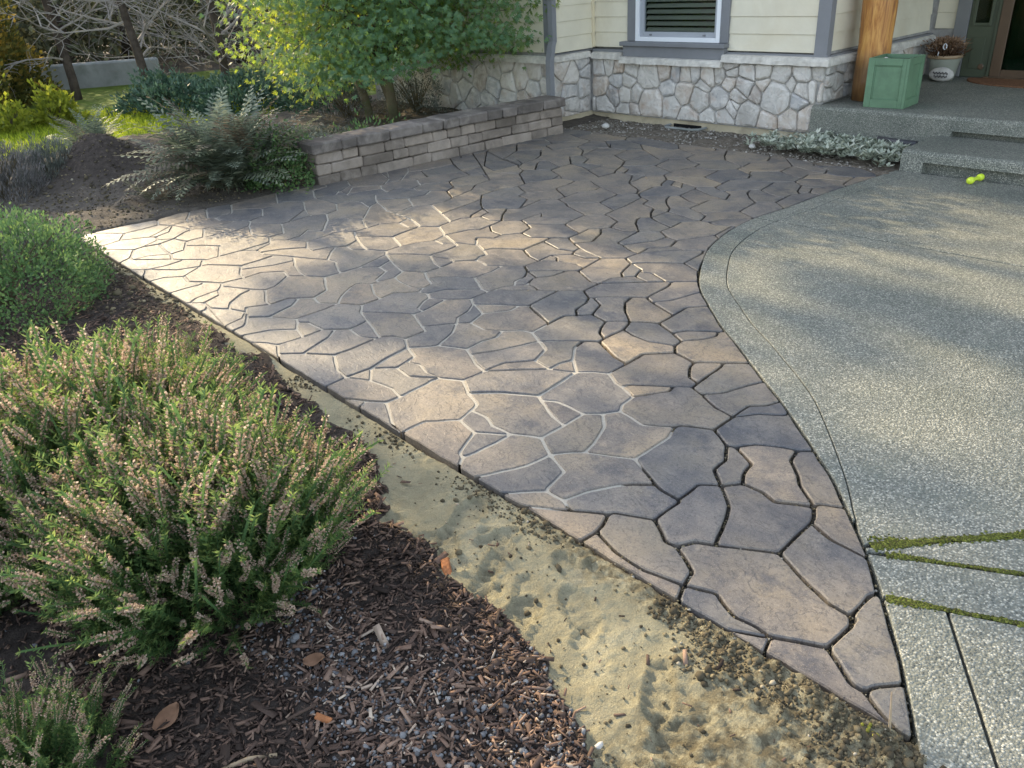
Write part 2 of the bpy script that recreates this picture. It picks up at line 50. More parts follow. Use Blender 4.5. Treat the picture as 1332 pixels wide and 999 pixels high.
PF='0-1-2-3-4-5-6-7-8-9-10-11-12-13-14-15-16-17-18 19-20-21-22-23-24-25-26-27-28-29-30-31-32-33-34-35-36-37 38-39-40-41-42-43-44-45-2-1-0-46-47-48 49-50-51-52-53-54-55-56-57-58-59-60-5-4-61-42-62-63 64-65-66-67-68-69-70-71-72-73-74-75-76-77-78-79 80-81-82-83-84-85-86-87-88-89-90-91 92-93-94-24-23-22-21-95-96-65-64-79 97-98-99-100-101-102-103-104-105-106-107-108-109-110-111-112-113-114 115-116-117-118-119-120-121-122-123 124-125-126-127-128-129-130-131-132-133-134 135-136-137-138-139-140-141-142-143-144-145-146-147-148-149 118-117-150-151-152-153-154-119 155-156-125-124-134-133-132-157-158-159-160-161 162-163-164-165-166-167-168-169-170-149 171-172-173-174-175-176 86-85-177-112-111-178-179-180-181-182-183-184-185 186-187-188-189-190-191-192-193-194-195-196-197-198 199-200-201-202-203-204-37-36-205 146-145-206-207-208-209-210-211-212-213-164-163 214-215-216-217-218-219-220-221-222-223-224-225-226-227-228-229-230 231-232-233-234-54-53-235-171-176 236-237-238-239-240-241-154-153-242-243 244-245-246-247-248-182-181-180-179-178-249-250-251-252 253-254-255-256-257-258-259-219-218-217-260-261-262-263-264 9-8-265-266-25-24-94-267-268-269-270 235-53-52-51-50-172-171 271-272-273-239-238-274-275 276-183-182-248-247-277-278-140-139-138-137 279-280-281-282-81-80 283-284-285-286-287-288-289-290-291-292-293-294-295-296-297 298-299-300-301-302-303-304-305-306-307-308-309-310-311-312 313-314-315-212-211 119-154-241-240-316-40-39-120 317-318-314-313-319-320-321-322 26-25-266-265-7-6-57-56-27 323-160-159-158-324-325-326-327-328-329-330 331-332-300-299-298-333-334-335-336-337-338 339-340-341-342-343-344-345-346-347-348-349-350 13-12-351-352-353-77-76-354 311-355-356-357-358-359-360-361-362-363-364-365-312 366-367-368-369-370-115-123 275-274-238-237-236-371-372-373 132-131-130-370-369-368-374-375-157 376-377-378-379-380-381-382-383-384-385-386-387-388-389-390 370-130-129-128-391-392-393-116-115 394-395-396-397-398-399-400-401-402-403-404 18-17-405-406-367-366-47-407 278-246-408-409-201-200-410-142-141-140 411-412-413-414-415-416-417-418-419-420-421-422-423 209-208-424-425-426-427-428-429-210 430-431-432-433-434-435-436-437-438-439-440-441-442-443-444-445-446-447-448-449-450-451 90-136-452-453-454-455-279-80-91 122-121-456-48-47-366-123 239-273-272-457-49-63 145-144-143-458-459-460-461-207-206 169-168-462-463-464-452-136-135-465-170 36-35-34-466-460-459-458-205 467-468-469-470-471-204-203-472-473-474-475-476-477-67 136-90-89-88-478-184-183-276-137 479-480-481-482-483-484-485-486-487-488-489 490-472-203-202-491-492-493-494 495-496-497-498-499-500-501-502-503-504-505-506 326-325-324-158-157-375-507-508-509 11-10-9-270-269-268-353-352-351-12 510-190-189-511-328-327-326-509-512 210-429-428-427-319-313-211 513-260-217-216-215-214-74-73-514-515-516 517-518-519-520-521-522-523-524-525-526-527-528-529-530 531-508-507-375-374-368-367-406 532-426-425-424-533-31-30 62-42-41-40-240-239-63 294-293-83-82-81-282-281-534-295 535-536-537-538-539-540-541-542-519-518-517-543-544-545 418-546-547-548-549-550-551-552-553-554-421-420-419 488-487-555-556-531-406-405-557-16-15-14-489 251-250-249-558-559-560-361-360-561-562-252 563-516-515-514-564-565-566-412-411-423 562-567-492-491-202-568-409-408-244-252 456-121-120-39-38-48 509-508-531-556-569-484-483-512 570-571-572-573-574-575-576-577-578-579-580-540-539-538-581 582-109-108-107-583-584-585-499-498-497-496-586-587-588-589 590-536-535-591-592-593-594-595-596-597-571-570-581-598 599-600-601-329-328-511-602-603-604 605-606-607-608-609-610-551-550-549-548-611 612-613-614-615-616-617-618-619-620 621-622-623-624-625-626-576-575-627-628-385-384-383-382-629 630-150-117-116-393-392 631-632-633-634-635-636-302-637-638-639-640 493-356-355-641-642-643-644-645-646-490-494 647-648-649-650-651-652-653-654-655-656-657-658 172-50-49-457-659-173 660-661-662-663-650-649-664-665-666-667 204-471-470-469-668-96-95-21-20-19-37 584-583-107-106-105-104-669-670-671-672 386-673-674-675-676-677-678-679-680-681-682-683-387 574-573-684-685-673-386-385-628-627-575 686-687-688-689-690-691-692-693-694-695-696-697 698-699-696-695-700-664-649-648-647 701-702-636-635-703-704-705-706-707-708-709-710 711-712-713-714-715-716-717-700-695-694-718-719 720-721-722-723-724-725-679-726-727-728-729 718-694-730-731-732-733-255-254-734-719 365-364-363-735-736-737-738-739-333-298-312 740-741-742-743-744-691-690-745-746-747-748-733 354-76-75-74-214-230 458-143-142-410-200-199-205 749-750-552-551-610-609-751-752-753-754-755-756 757-758-759-760-613-612-620-761-762 102-101-100-99-98-763-84-83-293-292-291-290-289 255-733-748-747-764-765-766-767-256 768-606-605-769-642-641-355-770-771-772-773 336-335-334-774-775-505-504-503-776-777 78-77-353-268-267-94-93-92-79 778-779-704-703-635-634-728-727-726-780 781-665-664-700-717-782-753-752-783-784 474-473-472-645-416-415-414-413-785-476-475 588-587-736-735-363-362-361-560-559-558-786-589 229-228-479-489-14-13-354-230 644-643-642-787-788-611-548-547-546-418-417-416-645 164-213-212-315-789-790-791-165 792-615-614-793-794-795 784-783-796-705-704-779-778-797-798-799-800 461-460-466-533-424-208-207 56-55-54-234-233-232-231-320-29-28-27 112-177-85-84-763-801-113 357-356-493-492-567-562-561-802-358 803-397-396-395-394-804-155-161 477-476-785-413-412-566-565-68-67 793-614-613-760-759-805-287-794 806-480-479-228-227-226-225-224-223-807-808-809 810-811-812-813-814-815-816-817-595-594-818-819 820-821-822-823-446-445-444-824-825-826-827-828-829-527 659-457-272-271-830-173 831-832-186-198-833 834-835-836-837-838-839-840-523-522-521-841-842-843-844 845-846-847-848-849-850-813-812-811-851-852 853-854-855-856-857-858-859-860-543-517-530 672-671-861-862-863-864-865-866-867-868 794-287-286-285-284-283-869-795 709-870-751-609-608-607-871-872-710 723-722-721-873-874-875-876-877-878-879-880 297-296-295-534-281-280 540-580-881-882-842-841-521-520-519-542-541 481-883-194-193-192-884-482 160-323-330-885-397-803-161 886-597-596-595-817-887-888-889-654-653 505-775-774-334-333-739-738-737-890-495-506 329-601-891-892-893-894-330 786-558-249-178-111-110-895-582-589 198-197-196-896-343-342-897-833 421-554-553-898-899-900-901-422 624-623-622-902-903-904-905-906-907-908-909-844 602-511-189-188-187-186-832-603 349-348-910-911-766-765-912-913-914-350 639-638-915-916-917-918-919-920-921-922-923 924-925-926-271-275-373 927-928-929-930-824-444-443-442-441 603-832-831-931-932-933-599-604 688-687-934-935-936-937-847-846-938-939 940-941-942-776-503-502-943-944-945-946-947-948 949-633-632-950-873-721-720-729 761-862-861-951-670-952-953-762 954-955-829-828-827-826-956-957-958-856-855-854-853 638-637-302-301-300-332-959-915 960-961-573-572-571-597-886-653-652 344-343-962-807-223-963-345 945-944-943-502-501-500-964-965-966-967 381-380-379-378-968-969-970-905-904-971-972 973-974-975-976-651-977-675-674-673 808-195-194-883-481-480-806-809 73-72-71-69-68-565-564-514 798-978-677-676-979-980-662-661-660 636-702-981-306-305-304-303-302 894-893-399-398-397-885-330 872-982-983-984-307-306-981-702-701-710 5-60-59-58-57-6 985-986-987-819-818-988-591-535-545 989-990-745-690-689-688-939 991-347-346-219-259-258 963-223-222-221-220-219-346-345 448-447-446-823-822-821-820-527-526-525-992-993-994 995-996-997-965-964-500-499-998-867-866 337-336-777-999-1000-1001-1002-1003-338 533-466-34-33-32-31 993-1004-1005-1006-1007-1008-1009-451-450-449-448-994 980-979-676-675-977-651-650-663-662 776-942-1010-1011-1012-1013-1001-1000-999-777 992-525-524-523-840-839-838-837-1014-1005-1004-993 657-936-935-934-687-686-697-1015-658 734-1016-1017-553-552-750-1018-711-719 321-320-231-176 1019-376-390-1020-1021-723-880-1022-1023 496-495-890-737-736-587-586 1024-1025-288-287-1026-758-757 483-482-884-192-191-190-510-512 1027-910-348-347-991-258-257-256 843-842-882-881-580-579-625-624-844 669-104-103-1024-953-952-670 544-543-1028-1029-1030-987-986-985-545 937-936-1031-889-888-887-817-816-848-847 863-862-761-620-1032-1033-1034 288-1025-1024-103-102-289 195-808-807-962-343-896-196 726-679-678-677-978-798-797-778-780 61-4-44-43-42 66-65-96-1035-468-467-67 147-146-163-162-149 724-1021-1020-390-389-388-387-1036-1037-1038 871-607-606-768-773-984-983-982-872 1003-1002-916-915-959-332-331-338 1039-874-873-950-632-631-1040 923-922-921-920-1041-1042-1043-1039-1040 909-908-907-1044-1045-1046-836-835-834-844 867-998-499-585-584-672-868 1047-1048-1049-1050-1051-1002-1001-1013-1012-1052-1053 990-989-939-938-846-845-852 426-532-29-320-427 651-976-975-684-1054-961-960-652 262-261-260-513-516-563-263 796-783-752-751-870-709-708 830-271-926-925-1055-174-173 263-563-423-422-901-900-264 891-1056-933-932-1057-1058-892 1059-1060-1061-1062-1063-1064-928-927-441-1065-440-439-438-1066 254-1067-899-898-1068-1017-1016-734 453-452-464-463-1069 856-958-957-956-826-1070-1071-1072-857 45-44-4-3-2 1073-1074-833-897-342-341-340 773-772-771-770-310-309-308-307-984 893-892-1058-400-399 438-437-436-1075-1076-1077-1078-1079-1080-1060-1059-1066 113-801-763-98-97-114 1006-1005-1014-1081-1082-1083-1084-1007 1070-826-825-824-930-929-1071 310-770-355-311 765-764-747-746-1085-912 1037-681-680-679-725-724-1038 175-1086-321-176 671-670-951-861 666-665-781-784-667 529-528-527-829-955-954-853-530 728-634-633-949-729 201-409-568-202 1015-697-696-699-698-647-658 47-46-0-18-407 86-185-184-478-88-87 815-814-813-850-849-848-816 656-655-654-889-1031-936-657 767-766-911-910-1027-256 685-684-975-974-973-673 799-798-660-667-784-800 1087-1088-1089-1090-436-435-434-433-432-431-430-451 382-381-972-1091-622-621-629 377-376-1019-1092-1093-1094-378 693-692-1095-731-730-694 593-592-591-988-818-594 1007-1084-1096-1097-1098-1087-451-1009-1008 578-577-576-626-625-579 788-787-642-769-605-611 17-16-557-405 933-1056-601-600-599 900-899-1067-254-253-264 732-731-1095-741-740-733 691-744-743-742-741-1095-692 631-640-639-923-1040 1091-972-971-904-903-902-622 1011-1010-942-941-940 668-469-468-1035-96 1099-1082-1081-1014-837-836-1046-1045 712-711-1018-750-713 1036-387-683-682-681-1037 802-561-360-359-358 758-1026-287-805-759 754-753-782-717-716-715-755 581-538-537-536-590-598 320-319-427 487-486-569-556-555 646-645-472-490 408-246-245-244 1029-1028-543-860-859-858-1030 875-874-1039-1043-1042-1100-1101 707-706-705-796-708 895-110-109-582 755-715-714-713-750-749-756 321-1086-317-322 1002-1051-1050-919-918-917-916 953-1024-757-762 569-486-485-484 601-1056-891 1053-1052-1012-1011-940-948-1102 914-1103-1074-1073-340-339-350 1080-1079-1104-1062-1061-1060 865-1105-995-866 791-790-166-165 961-1054-684-573 1017-1068-898-553 723-1021-724 265-8-7 170-135-149 453-455-454 316-240-40 1092-1019-1023 148-147-149 29-532-30 71-70-69 1075-436-1090-1089-1076 278-277-247-246 1106-167-166'
PB='-6795,1451 -6798,1597 -6790,1833 -6744,2093 -6793,2265 -6700,2709 -6724,3144 -6667,3532 -6604,3712 -6548,4235 -6495,4977 -6544,5486 -6578,5975 -6567,6478 -6645,6642 -6324,6692 -6082,6677 -5815,6611 -5522,6710 -5181,6659 -4925,6658 -4564,6644 -4315,6655 -4085,6659 -3840,6624 -3575,6610 -3439,6522 -3212,6618 -3105,6604 -2924,6497 -2883,6431 -2928,5984 -2954,5670 -2968,5233 -3005,4877 -2972,4532 -2867,4160 -2715,3871 -2557,3628 -2446,3501 -2296,3363 -2097,3186 -1902,3041 -1759,2925 -1613,2812 -1468,2702 -1179,2455 -1024,2314 -925,2206 -756,2018 -648,1882 -540,1736 -467,1628 -381,1484'
DARKJ='-7301,4889 -5542,4134 -3944,3272 -3308,2958 -2903,2693 -2394,2562 -1911,2325 -1643,2189 -1523,1902 -1619,1683 -1724,1522 -1743,1431 -217,1540 -3071,9458'
VS='-6767,559,212 -6575,600,173 -6745,355,231 -6674,115,308 -6861,102,135 -6469,571,135 -6457,429,116 -6273,545,135 -6317,428,154 -6528,264,135 -6351,291,173 -6179,285,154 -6337,96,135 -6221,113,116 -6016,491,318 -5986,206,385 -5781,541,125 -5645,524,135 -5522,513,173 -5723,393,135 -5524,356,270 -5383,535,106 -5289,440,135 -5339,289,289 -5683,202,193 -5460,97,250 -5208,101,193 -5236,526,212 -5077,306,250 -5085,548,135 -4969,613,154 -4967,479,135 -5016,124,231 -4902,241,135 -4962,592,154 -4756,586,222 -4789,454,231 -4915,231,154 -4853,362,183 -4611,606,193 -4580,465,135 -4651,396,116 -4425,360,414 -4729,177,308 -4495,129,250 -4388,560,212 -4298,494,116 -4165,597,183 -4163,446,173 -4200,346,173 -4269,155,289 -4083,170,289 -3981,618,212 -4024,468,154 -3945,458,173'
LM='0000000000000000000000000000000000000000000000000000000000000000000000000000000000000 0000000000000000000000000000000000000000000000000000000000000000000000000000000000000 0000000000000000000000000000000000000000000000000000000000000000000000000000000000000 0000000000000000000000000000000000000000000000000000000000000000000000000000000000000 0000000000000000000000000000000000000000000000000000000000000000000000000000000000000 0000000000000000000000000000000000000000000000000000000000000000000000000000000000000 0000000000000000000000000000000000000000000000000000000000000000000000000000000000000 0000000000000000000000000000000000000000000000000000000000000000000000000000000000000 0000000000000000000000000000000000000000000000000000000000000000000000000000000000000 0000000000000000000000000000000000000000000000000000000000000000000000000000000000000 0000000000000000000000000000000000000000000000000999999999999990000000000000000000000 0000000000000000000000000000000000000000000000000999999999999990000000000000000000000 0000000000000000000000000000000000000005555555000999999999999990000000000000000000000 0000000000000000000000000000000000000005555555000999999999999990000000000000000000000 0000000000000000000000000000000000000005555555000999999999999990000000000000000000000 0000000000000000000000000000010000000005555555000999999999999990000000000000000000000 7777777777777777770000000013573000000005677776200000000039999982100000000000000000000 7777777777777777770000000057777999999999999999986666664467999994410000000000000000000 7777777777777777770000000057777999999999999976799999993411369875510000000000000000000 7777777777777777770000000057777999999999996200015999985000001354400000000000000000000 7777777777777777770000000003662899999999960000000158888400002555400000000000000000000 7777777777777777770000000000000246679999940000000058888700025555200000000000000000000 7777777777777777770000000000000000018999970000000068888300145555100000000000000000000 7777777777777777770000000000000000000289998200000048886142799775000000000000000000000 7777777777777777770000000000000000000099999930000014532469999996000000000000000000000 7777777777777777770000000000000000000399999996200000141799999995000000000000000000000 7777777777777777770000000000000000000399999999996512515862999993000000000000000000000 7777777777777777770000000000000000000179999999999996258710998420000000000000000000000 7777777777777777770000000000000000000003699999996674588300751000000000000000000000000 7777777777777777777777777777777777777333523553200255886000000000000000000000000000000 7777777777777777777777777777777777777333730000000008885000134400000000000000000000000 7777777777777777777777777777777777777333300000000048888458999910000000000000000000000 7777777777777777777777777777777777777333420000000058888888888800000000000000000000000 7777777777777777777777777777777777777333320000000058888888888500000000000000000000000 7777777777777777777777777777777777777333300000000058888888888400000000000000000000000 7777777777777777777777777777777777777333300000000048888888888200000000000000000000000 7777777777777777777777777777777777777333300000000038888888888000000000000000000000000 7777777777777777777777777777777777777333300000000038888888885000000000000000000000000 7777777777777777777777777777777777777333300000000018888888974000000000000000000000000 7777777777777777777777777777777777777333300000000008889999930000000000000000000000000 7777777777777777777777777777777777777333300000000008999863100000000000000000000000000 7777777777777777777777777777777777777345600000000004652000000000000000000000000000000 0000000000000000000000000000000000002652000000000000000000000000000000000000000000000 0000000000000000000000000000000000000000000000000000000000000000000000000000000000000 0000000000000000000000000000000000000000000000000000000000000000000000000000000000000 0000000000000000000000000000000000000000000000000000000000000000000000000000000000000 0000000000000000000000000000000000000000000000000000000000000000000000000000000000000 0000000000000000000000000000000000000000000000000000000000000000000000000000000000000 0000000000000000000000000000000000000000000000000000000000000000000000000000000000000 0000000000000000000000000000000000000000000000000000000000000000000000000000000000000 0000000000000000000000000000000000000000000000000000000000000000000000000000000000000 0000000000000000000000000000000000000000000000000000000000000000000000000000000000000 0000000000000000000000000000000000000000000000000000000000000000000000000000000000000 0000000000000000000000000000000000000000000000000000000000000000000000000000000000000 0000000000000000000000000000000000000000000000000000000000000000000000000000000000000'
# ------------------------------------------------------------------ helpers
class Mat:
    def __init__(s, name, rough=0.8, spec=0.3):
        s.m = bpy.data.materials.new(name); s.m.use_nodes = True
        s.nt = s.m.node_tree
        s.b = s.nt.nodes['Principled BSDF']; s.out = s.nt.nodes['Material Output']
        s.b.inputs['Roughness'].default_value = rough
        s.b.inputs['Specular IOR Level'].default_value = spec
        s.geo = s.nt.nodes.new('ShaderNodeNewGeometry')
        s.oi = s.nt.nodes.new('ShaderNodeObjectInfo')
        s.pos = s.geo.outputs['Position']; s.rand = s.oi.outputs['Random']
    def L(s, a, b):
        if hasattr(a, 'links') or hasattr(a, 'is_linked'): s.nt.links.new(a, b)
        elif isinstance(a, (tuple, list)) and len(a) == 3 and b.type == 'RGBA': b.default_value = (*a, 1)
        else: b.default_value = a
    def n(s, t, **k):
        x = s.nt.nodes.new('ShaderNode' + t)
        for a, v in k.items(): setattr(x, a, v)
        return x
    def mapv(s, v, scale=(1, 1, 1), rot=(0, 0, 0)):
        x = s.n('Mapping'); s.L(v, x.inputs[0]); x.inputs['Scale'].default_value = scale; x.inputs['Rotation'].default_value = rot
        return x.outputs[0]
    def noise(s, v, scale, detail=4, rough=0.55, dist=0.0, kind='FBM'):
        x = s.n('TexNoise', noise_type=kind); s.L(v, x.inputs['Vector'])
        x.inputs['Scale'].default_value = scale; x.inputs['Detail'].default_value = detail
        x.inputs['Roughness'].default_value = rough; x.inputs['Distortion'].default_value = dist
        return x.outputs[0]
    def vor(s, v, scale, out='Distance', feature='F1', rnd_=1.0):
        x = s.n('TexVoronoi', feature=feature); s.L(v, x.inputs['Vector']); x.inputs['Scale'].default_value = scale
        x.inputs['Randomness'].default_value = rnd_
        return x.outputs[out]
    def ramp(s, f, stops, interp='LINEAR'):
        x = s.n('ValToRGB'); x.color_ramp.interpolation = interp; s.L(f, x.inputs[0])
        e = x.color_ramp.elements
        while len(e) < len(stops): e.new(0.5)
        for i, (p, c) in enumerate(stops):
            e[i].position = p; e[i].color = (*c, 1) if isinstance(c, tuple) else (c, c, c, 1)
        return x.outputs[0]
    def mix(s, f, a, b, mode='MIX'):
        x = s.n('MixRGB', blend_type=mode); s.L(f, x.inputs[0]); s.L(a, x.inputs[1]); s.L(b, x.inputs[2]); return x.outputs[0]
    def math(s, op, a, b=0.5, clamp=False):
        x = s.n('Math', operation=op, use_clamp=clamp); s.L(a, x.inputs[0]); s.L(b, x.inputs[1]); return x.outputs[0]
    def attr(s, name):
        x = s.n('Attribute', attribute_name=name); return x.outputs['Fac']
    def bump(s, h, strength=0.5, dist=0.01, nrm=None):
        x = s.n('Bump'); s.L(h, x.inputs['Height']); x.inputs['Strength'].default_value = strength; x.inputs['Distance'].default_value = dist
        if nrm is not None: s.L(nrm, x.inputs['Normal'])
        return x.outputs[0]
    def end(s, col, nrm=None, rough=None):
        s.L(col, s.b.inputs['Base Color'])
        if nrm is not None: s.L(nrm, s.b.inputs['Normal'])
        if rough is not None: s.L(rough, s.b.inputs['Roughness'])
        return s.m
    def leaf(s, col, trans=0.4, tcol=None):
        s.L(col, s.b.inputs['Base Color'])
        t = s.n('BsdfTranslucent'); s.L(tcol if tcol is not None else col, t.inputs[0])
        mx = s.n('MixShader'); mx.inputs[0].default_value = trans
        s.nt.links.new(s.b.outputs[0], mx.inputs[1]); s.nt.links.new(t.outputs[0], mx.inputs[2])
        s.nt.links.new(mx.outputs[0], s.out.inputs[0]); return s.m

def link(name, me, parent=None, loc=(0, 0, 0), rot=(0, 0, 0), kind=None):
    o = bpy.data.objects.new(name, me); C.objects.link(o); o.location = loc; o.rotation_euler = rot
    if parent is not None: o.parent = parent
    if kind: o['kind'] = kind
    return o
def tag(o, label, cat, group=None):
    o['label'] = label; o['category'] = cat
    if group: o['group'] = group
    return o
def thing(name, label, cat, loc=(0, 0, 0), rz=0, group=None):
    return tag(link(name, None, None, loc, (0, 0, rz)), label, cat, group)
def struct(o):
    o['kind'] = 'structure'; return o
def stuff(o):
    o['kind'] = 'stuff'; return o

class MB:
    def __init__(s): s.v = []; s.f = []; s.mi = []; s.k = 0
    def add(s, vs, fs):
        b = len(s.v); s.v += [tuple(p) for p in vs]
        for f in fs: s.f.append(tuple(b + i for i in f)); s.mi.append(s.k)
    def box(s, lo, hi, M=None, cham=0.0, jit=0.0):
        if cham <= 0:
            p = [(x, y, z) for z in (lo[2], hi[2]) for y in (lo[1], hi[1]) for x in (lo[0], hi[0])]
            fs = [(0, 2, 3, 1), (4, 5, 7, 6), (0, 1, 5, 4), (2, 6, 7, 3), (0, 4, 6, 2), (1, 3, 7, 5)]
        else:                                                # chamfered block: each corner is three points
            p = []; c = cham
            for z in (0, 1):
                for y in (0, 1):
                    for x in (0, 1):
                        P0 = [(lo, hi)[x][0], (lo, hi)[y][1], (lo, hi)[z][2]]; d = [c if x == 0 else -c, c if y == 0 else -c, c if z == 0 else -c]
                        j = [rnd.uniform(-jit, jit) for _ in range(3)]
                        for a in range(3):
                            q = [P0[i] + (0 if i == a else d[i]) + j[i] for i in range(3)]
                            p.append(tuple(q))
            I = lambda x, y, z, a: (z * 4 + y * 2 + x) * 3 + a
            fs = []
            for a in range(3):
                b, d = (a + 1) % 3, (a + 2) % 3
                for sgn in (0, 1):
                    q = []
                    for (bb, dd) in ((0, 0), (1, 0), (1, 1), (0, 1)):
                        t = [0, 0, 0]; t[a] = sgn; t[b] = bb; t[d] = dd; q.append(I(*t, a))
                    fs.append(tuple(q if sgn else q[::-1]))
            for a in range(3):                               # edge strips along axis a
                b, d = (a + 1) % 3, (a + 2) % 3
                for bb in (0, 1):
                    for dd in (0, 1):
                        t0 = [0, 0, 0]; t0[b] = bb; t0[d] = dd; t1 = list(t0); t1[a] = 1
                        fs.append((I(*t0, b), I(*t1, b), I(*t1, d), I(*t0, d)))
            for z in (0, 1):
                for y in (0, 1):
                    for x in (0, 1): fs.append((I(x, y, z, 0), I(x, y, z, 1), I(x, y, z, 2)))
        if M is not None: p = [tuple(M @ Vector(q)) for q in p]
        s.add(p, fs)
    def tube(s, pts, rad, n=6, cap=True):
        pts = [Vector(p) for p in pts]; m = len(pts); ring = []; u = None
        if not isinstance(rad, (list, tuple)): rad = [rad] * m
        for i, p in enumerate(pts):
            t = (pts[min(i + 1, m - 1)] - pts[max(i - 1, 0)])
            if t.length < 1e-9: t = Vector((0, 0, 1))
            t.normalize()
            if u is None:
                u = t.orthogonal().normalized()
            u = (u - t * u.dot(t)).normalized(); v = t.cross(u)
            ring.append([p + (u * math.cos(a) + v * math.sin(a)) * rad[i] for a in [2 * math.pi * k / n for k in range(n)]])
        vs = [q for r_ in ring for q in r_]; fs = []
        for i in range(m - 1):
            for k in range(n): fs.append((i * n + k, i * n + (k + 1) % n, (i + 1) * n + (k + 1) % n, (i + 1) * n + k))
        if cap: fs.append(tuple(range(n))[::-1]); fs.append(tuple((m - 1) * n + k for k in range(n)))
        s.add(vs, fs)
    def lathe(s, prof, c, n=24, cap=True):
        vs = []; fs = []; m = len(prof)
        for (r_, z) in prof:
            for k in range(n):
                a = 2 * math.pi * k / n; vs.append((c[0] + r_ * math.cos(a), c[1] + r_ * math.sin(a), c[2] + z))
        for i in range(m - 1):
            for k in range(n): fs.append((i * n + k, i * n + (k + 1) % n, (i + 1) * n + (k + 1) % n, (i + 1) * n + k))
        if cap: fs.append(tuple(range(n))[::-1]); fs.append(tuple((m - 1) * n + k for k in range(n)))
        s.add(vs, fs)
    def mesh(s, name, mats, smooth=False):
        me = bpy.data.meshes.new(name); me.from_pydata(s.v, [], s.f)
        for m in (mats if isinstance(mats, list) else [mats]): me.materials.append(m)
        if isinstance(mats, list): me.polygons.foreach_set('material_index', s.mi)
        if smooth: me.polygons.foreach_set('use_smooth', [True] * len(me.polygons))
        me.update(); return me
    def build(s, name, mats, parent=None, loc=None, smooth=False, rot=(0, 0, 0)):
        o = link(name, s.mesh(name, mats, smooth), parent, (0, 0, 0), rot)
        if loc is None and parent is not None: o.location = -Vector(parent.location)
        elif loc is not None: o.location = loc
        return o

def np_mesh(name, V, F, mats, r=None, smooth=False, mi=None):
    """V (N,3), F (M,3|4), r per-face value stored as attribute 'r'"""
    V = np.asarray(V, np.float32).reshape(-1, 3); F = np.asarray(F, np.int32); k = F.shape[1]
    me = bpy.data.meshes.new(name)
    me.vertices.add(len(V)); me.vertices.foreach_set('co', V.ravel())
    me.loops.add(F.size); me.loops.foreach_set('vertex_index', F.ravel())
    me.polygons.add(len(F)); me.polygons.foreach_set('loop_start', np.arange(0, F.size, k, dtype=np.int32))
    me.polygons.foreach_set('loop_total', np.full(len(F), k, np.int32))
    for m in (mats if isinstance(mats, list) else [mats]): me.materials.append(m)
    if mi is not None: me.polygons.foreach_set('material_index', np.asarray(mi, np.int32))
    if smooth: me.polygons.foreach_set('use_smooth', np.ones(len(F), bool))
    me.update(calc_edges=True)
    if r is not None:
        a = me.attributes.new('r', 'FLOAT', 'FACE'); a.data.foreach_set('value', np.asarray(r, np.float32))
    me.validate(); return me

def unit(a): return a / (np.linalg.norm(a, axis=-1, keepdims=True) + 1e-9)
def leaf_quads(P, D, N, ln, wd):
    """diamond leaves: base point P, direction D, face normal N, length, width -> V, F"""
    P = np.asarray(P, float); D = unit(np.asarray(D, float)); Sd = unit(np.cross(D, N)); n = len(P)
    ln = np.broadcast_to(np.asarray(ln, float), (n,))[:, None]; wd = np.broadcast_to(np.asarray(wd, float), (n,))[:, None]
    V = np.stack([P, P + D * ln * .45 + Sd * wd * .5, P + D * ln, P + D * ln * .45 - Sd * wd * .5], 1).reshape(-1, 3)
    return V, np.arange(4 * n).reshape(-1, 4)
def rdir(n, up=0.0, s=rs):
    d = s.normal(size=(n, 3)); d[:, 2] += up; return unit(d)
def cat(parts):
    V = []; F = []; b = 0
    for v, f in parts: V.append(v); F.append(f + b); b += len(v)
    return np.concatenate(V), np.concatenate(F)
ICO_V = None
def ico():
    global ICO_V, ICO_F
    if ICO_V is None:
        t = (1 + 5 ** .5) / 2
        v = np.array([(-1, t, 0), (1, t, 0), (-1, -t, 0), (1, -t, 0), (0, -1, t), (0, 1, t), (0, -1, -t), (0, 1, -t), (t, 0, -1), (t, 0, 1), (-t, 0, -1), (-t, 0, 1)], float)
        ICO_V = unit(v)
        ICO_F = np.array([(0, 11, 5), (0, 5, 1), (0, 1, 7), (0, 7, 10), (0, 10, 11), (1, 5, 9), (5, 11, 4), (11, 10, 2), (10, 7, 6), (7, 1, 8), (3, 9, 4), (3, 4, 2), (3, 2, 6), (3, 6, 8), (3, 8, 9), (4, 9, 5), (2, 4, 11), (6, 2, 10), (8, 6, 7), (9, 8, 1)])
    return ICO_V, ICO_F
def lumps(P, size, flat=0.7, jit=0.25):
    v, f = ico(); n = len(P); size = np.broadcast_to(np.asarray(size, float), (n,))
    sc = size[:, None, None] * (1 + rs.uniform(-jit, jit, (n, 12, 1))) * np.stack([rs.uniform(.7, 1.25, n), rs.uniform(.7, 1.25, n), np.full(n, flat)], 1)[:, None, :]
    a = rs.uniform(0, 6.28, n); q = v[None] * sc
    x = q[..., 0] * np.cos(a)[:, None] - q[..., 1] * np.sin(a)[:, None]; y = q[..., 0] * np.sin(a)[:, None] + q[..., 1] * np.cos(a)[:, None]
    V = np.stack([x, y, q[..., 2]], -1) + np.asarray(P)[:, None, :]
    F = (f[None] + (np.arange(n) * 12)[:, None, None]).reshape(-1, 3)
    return V.reshape(-1, 3), F
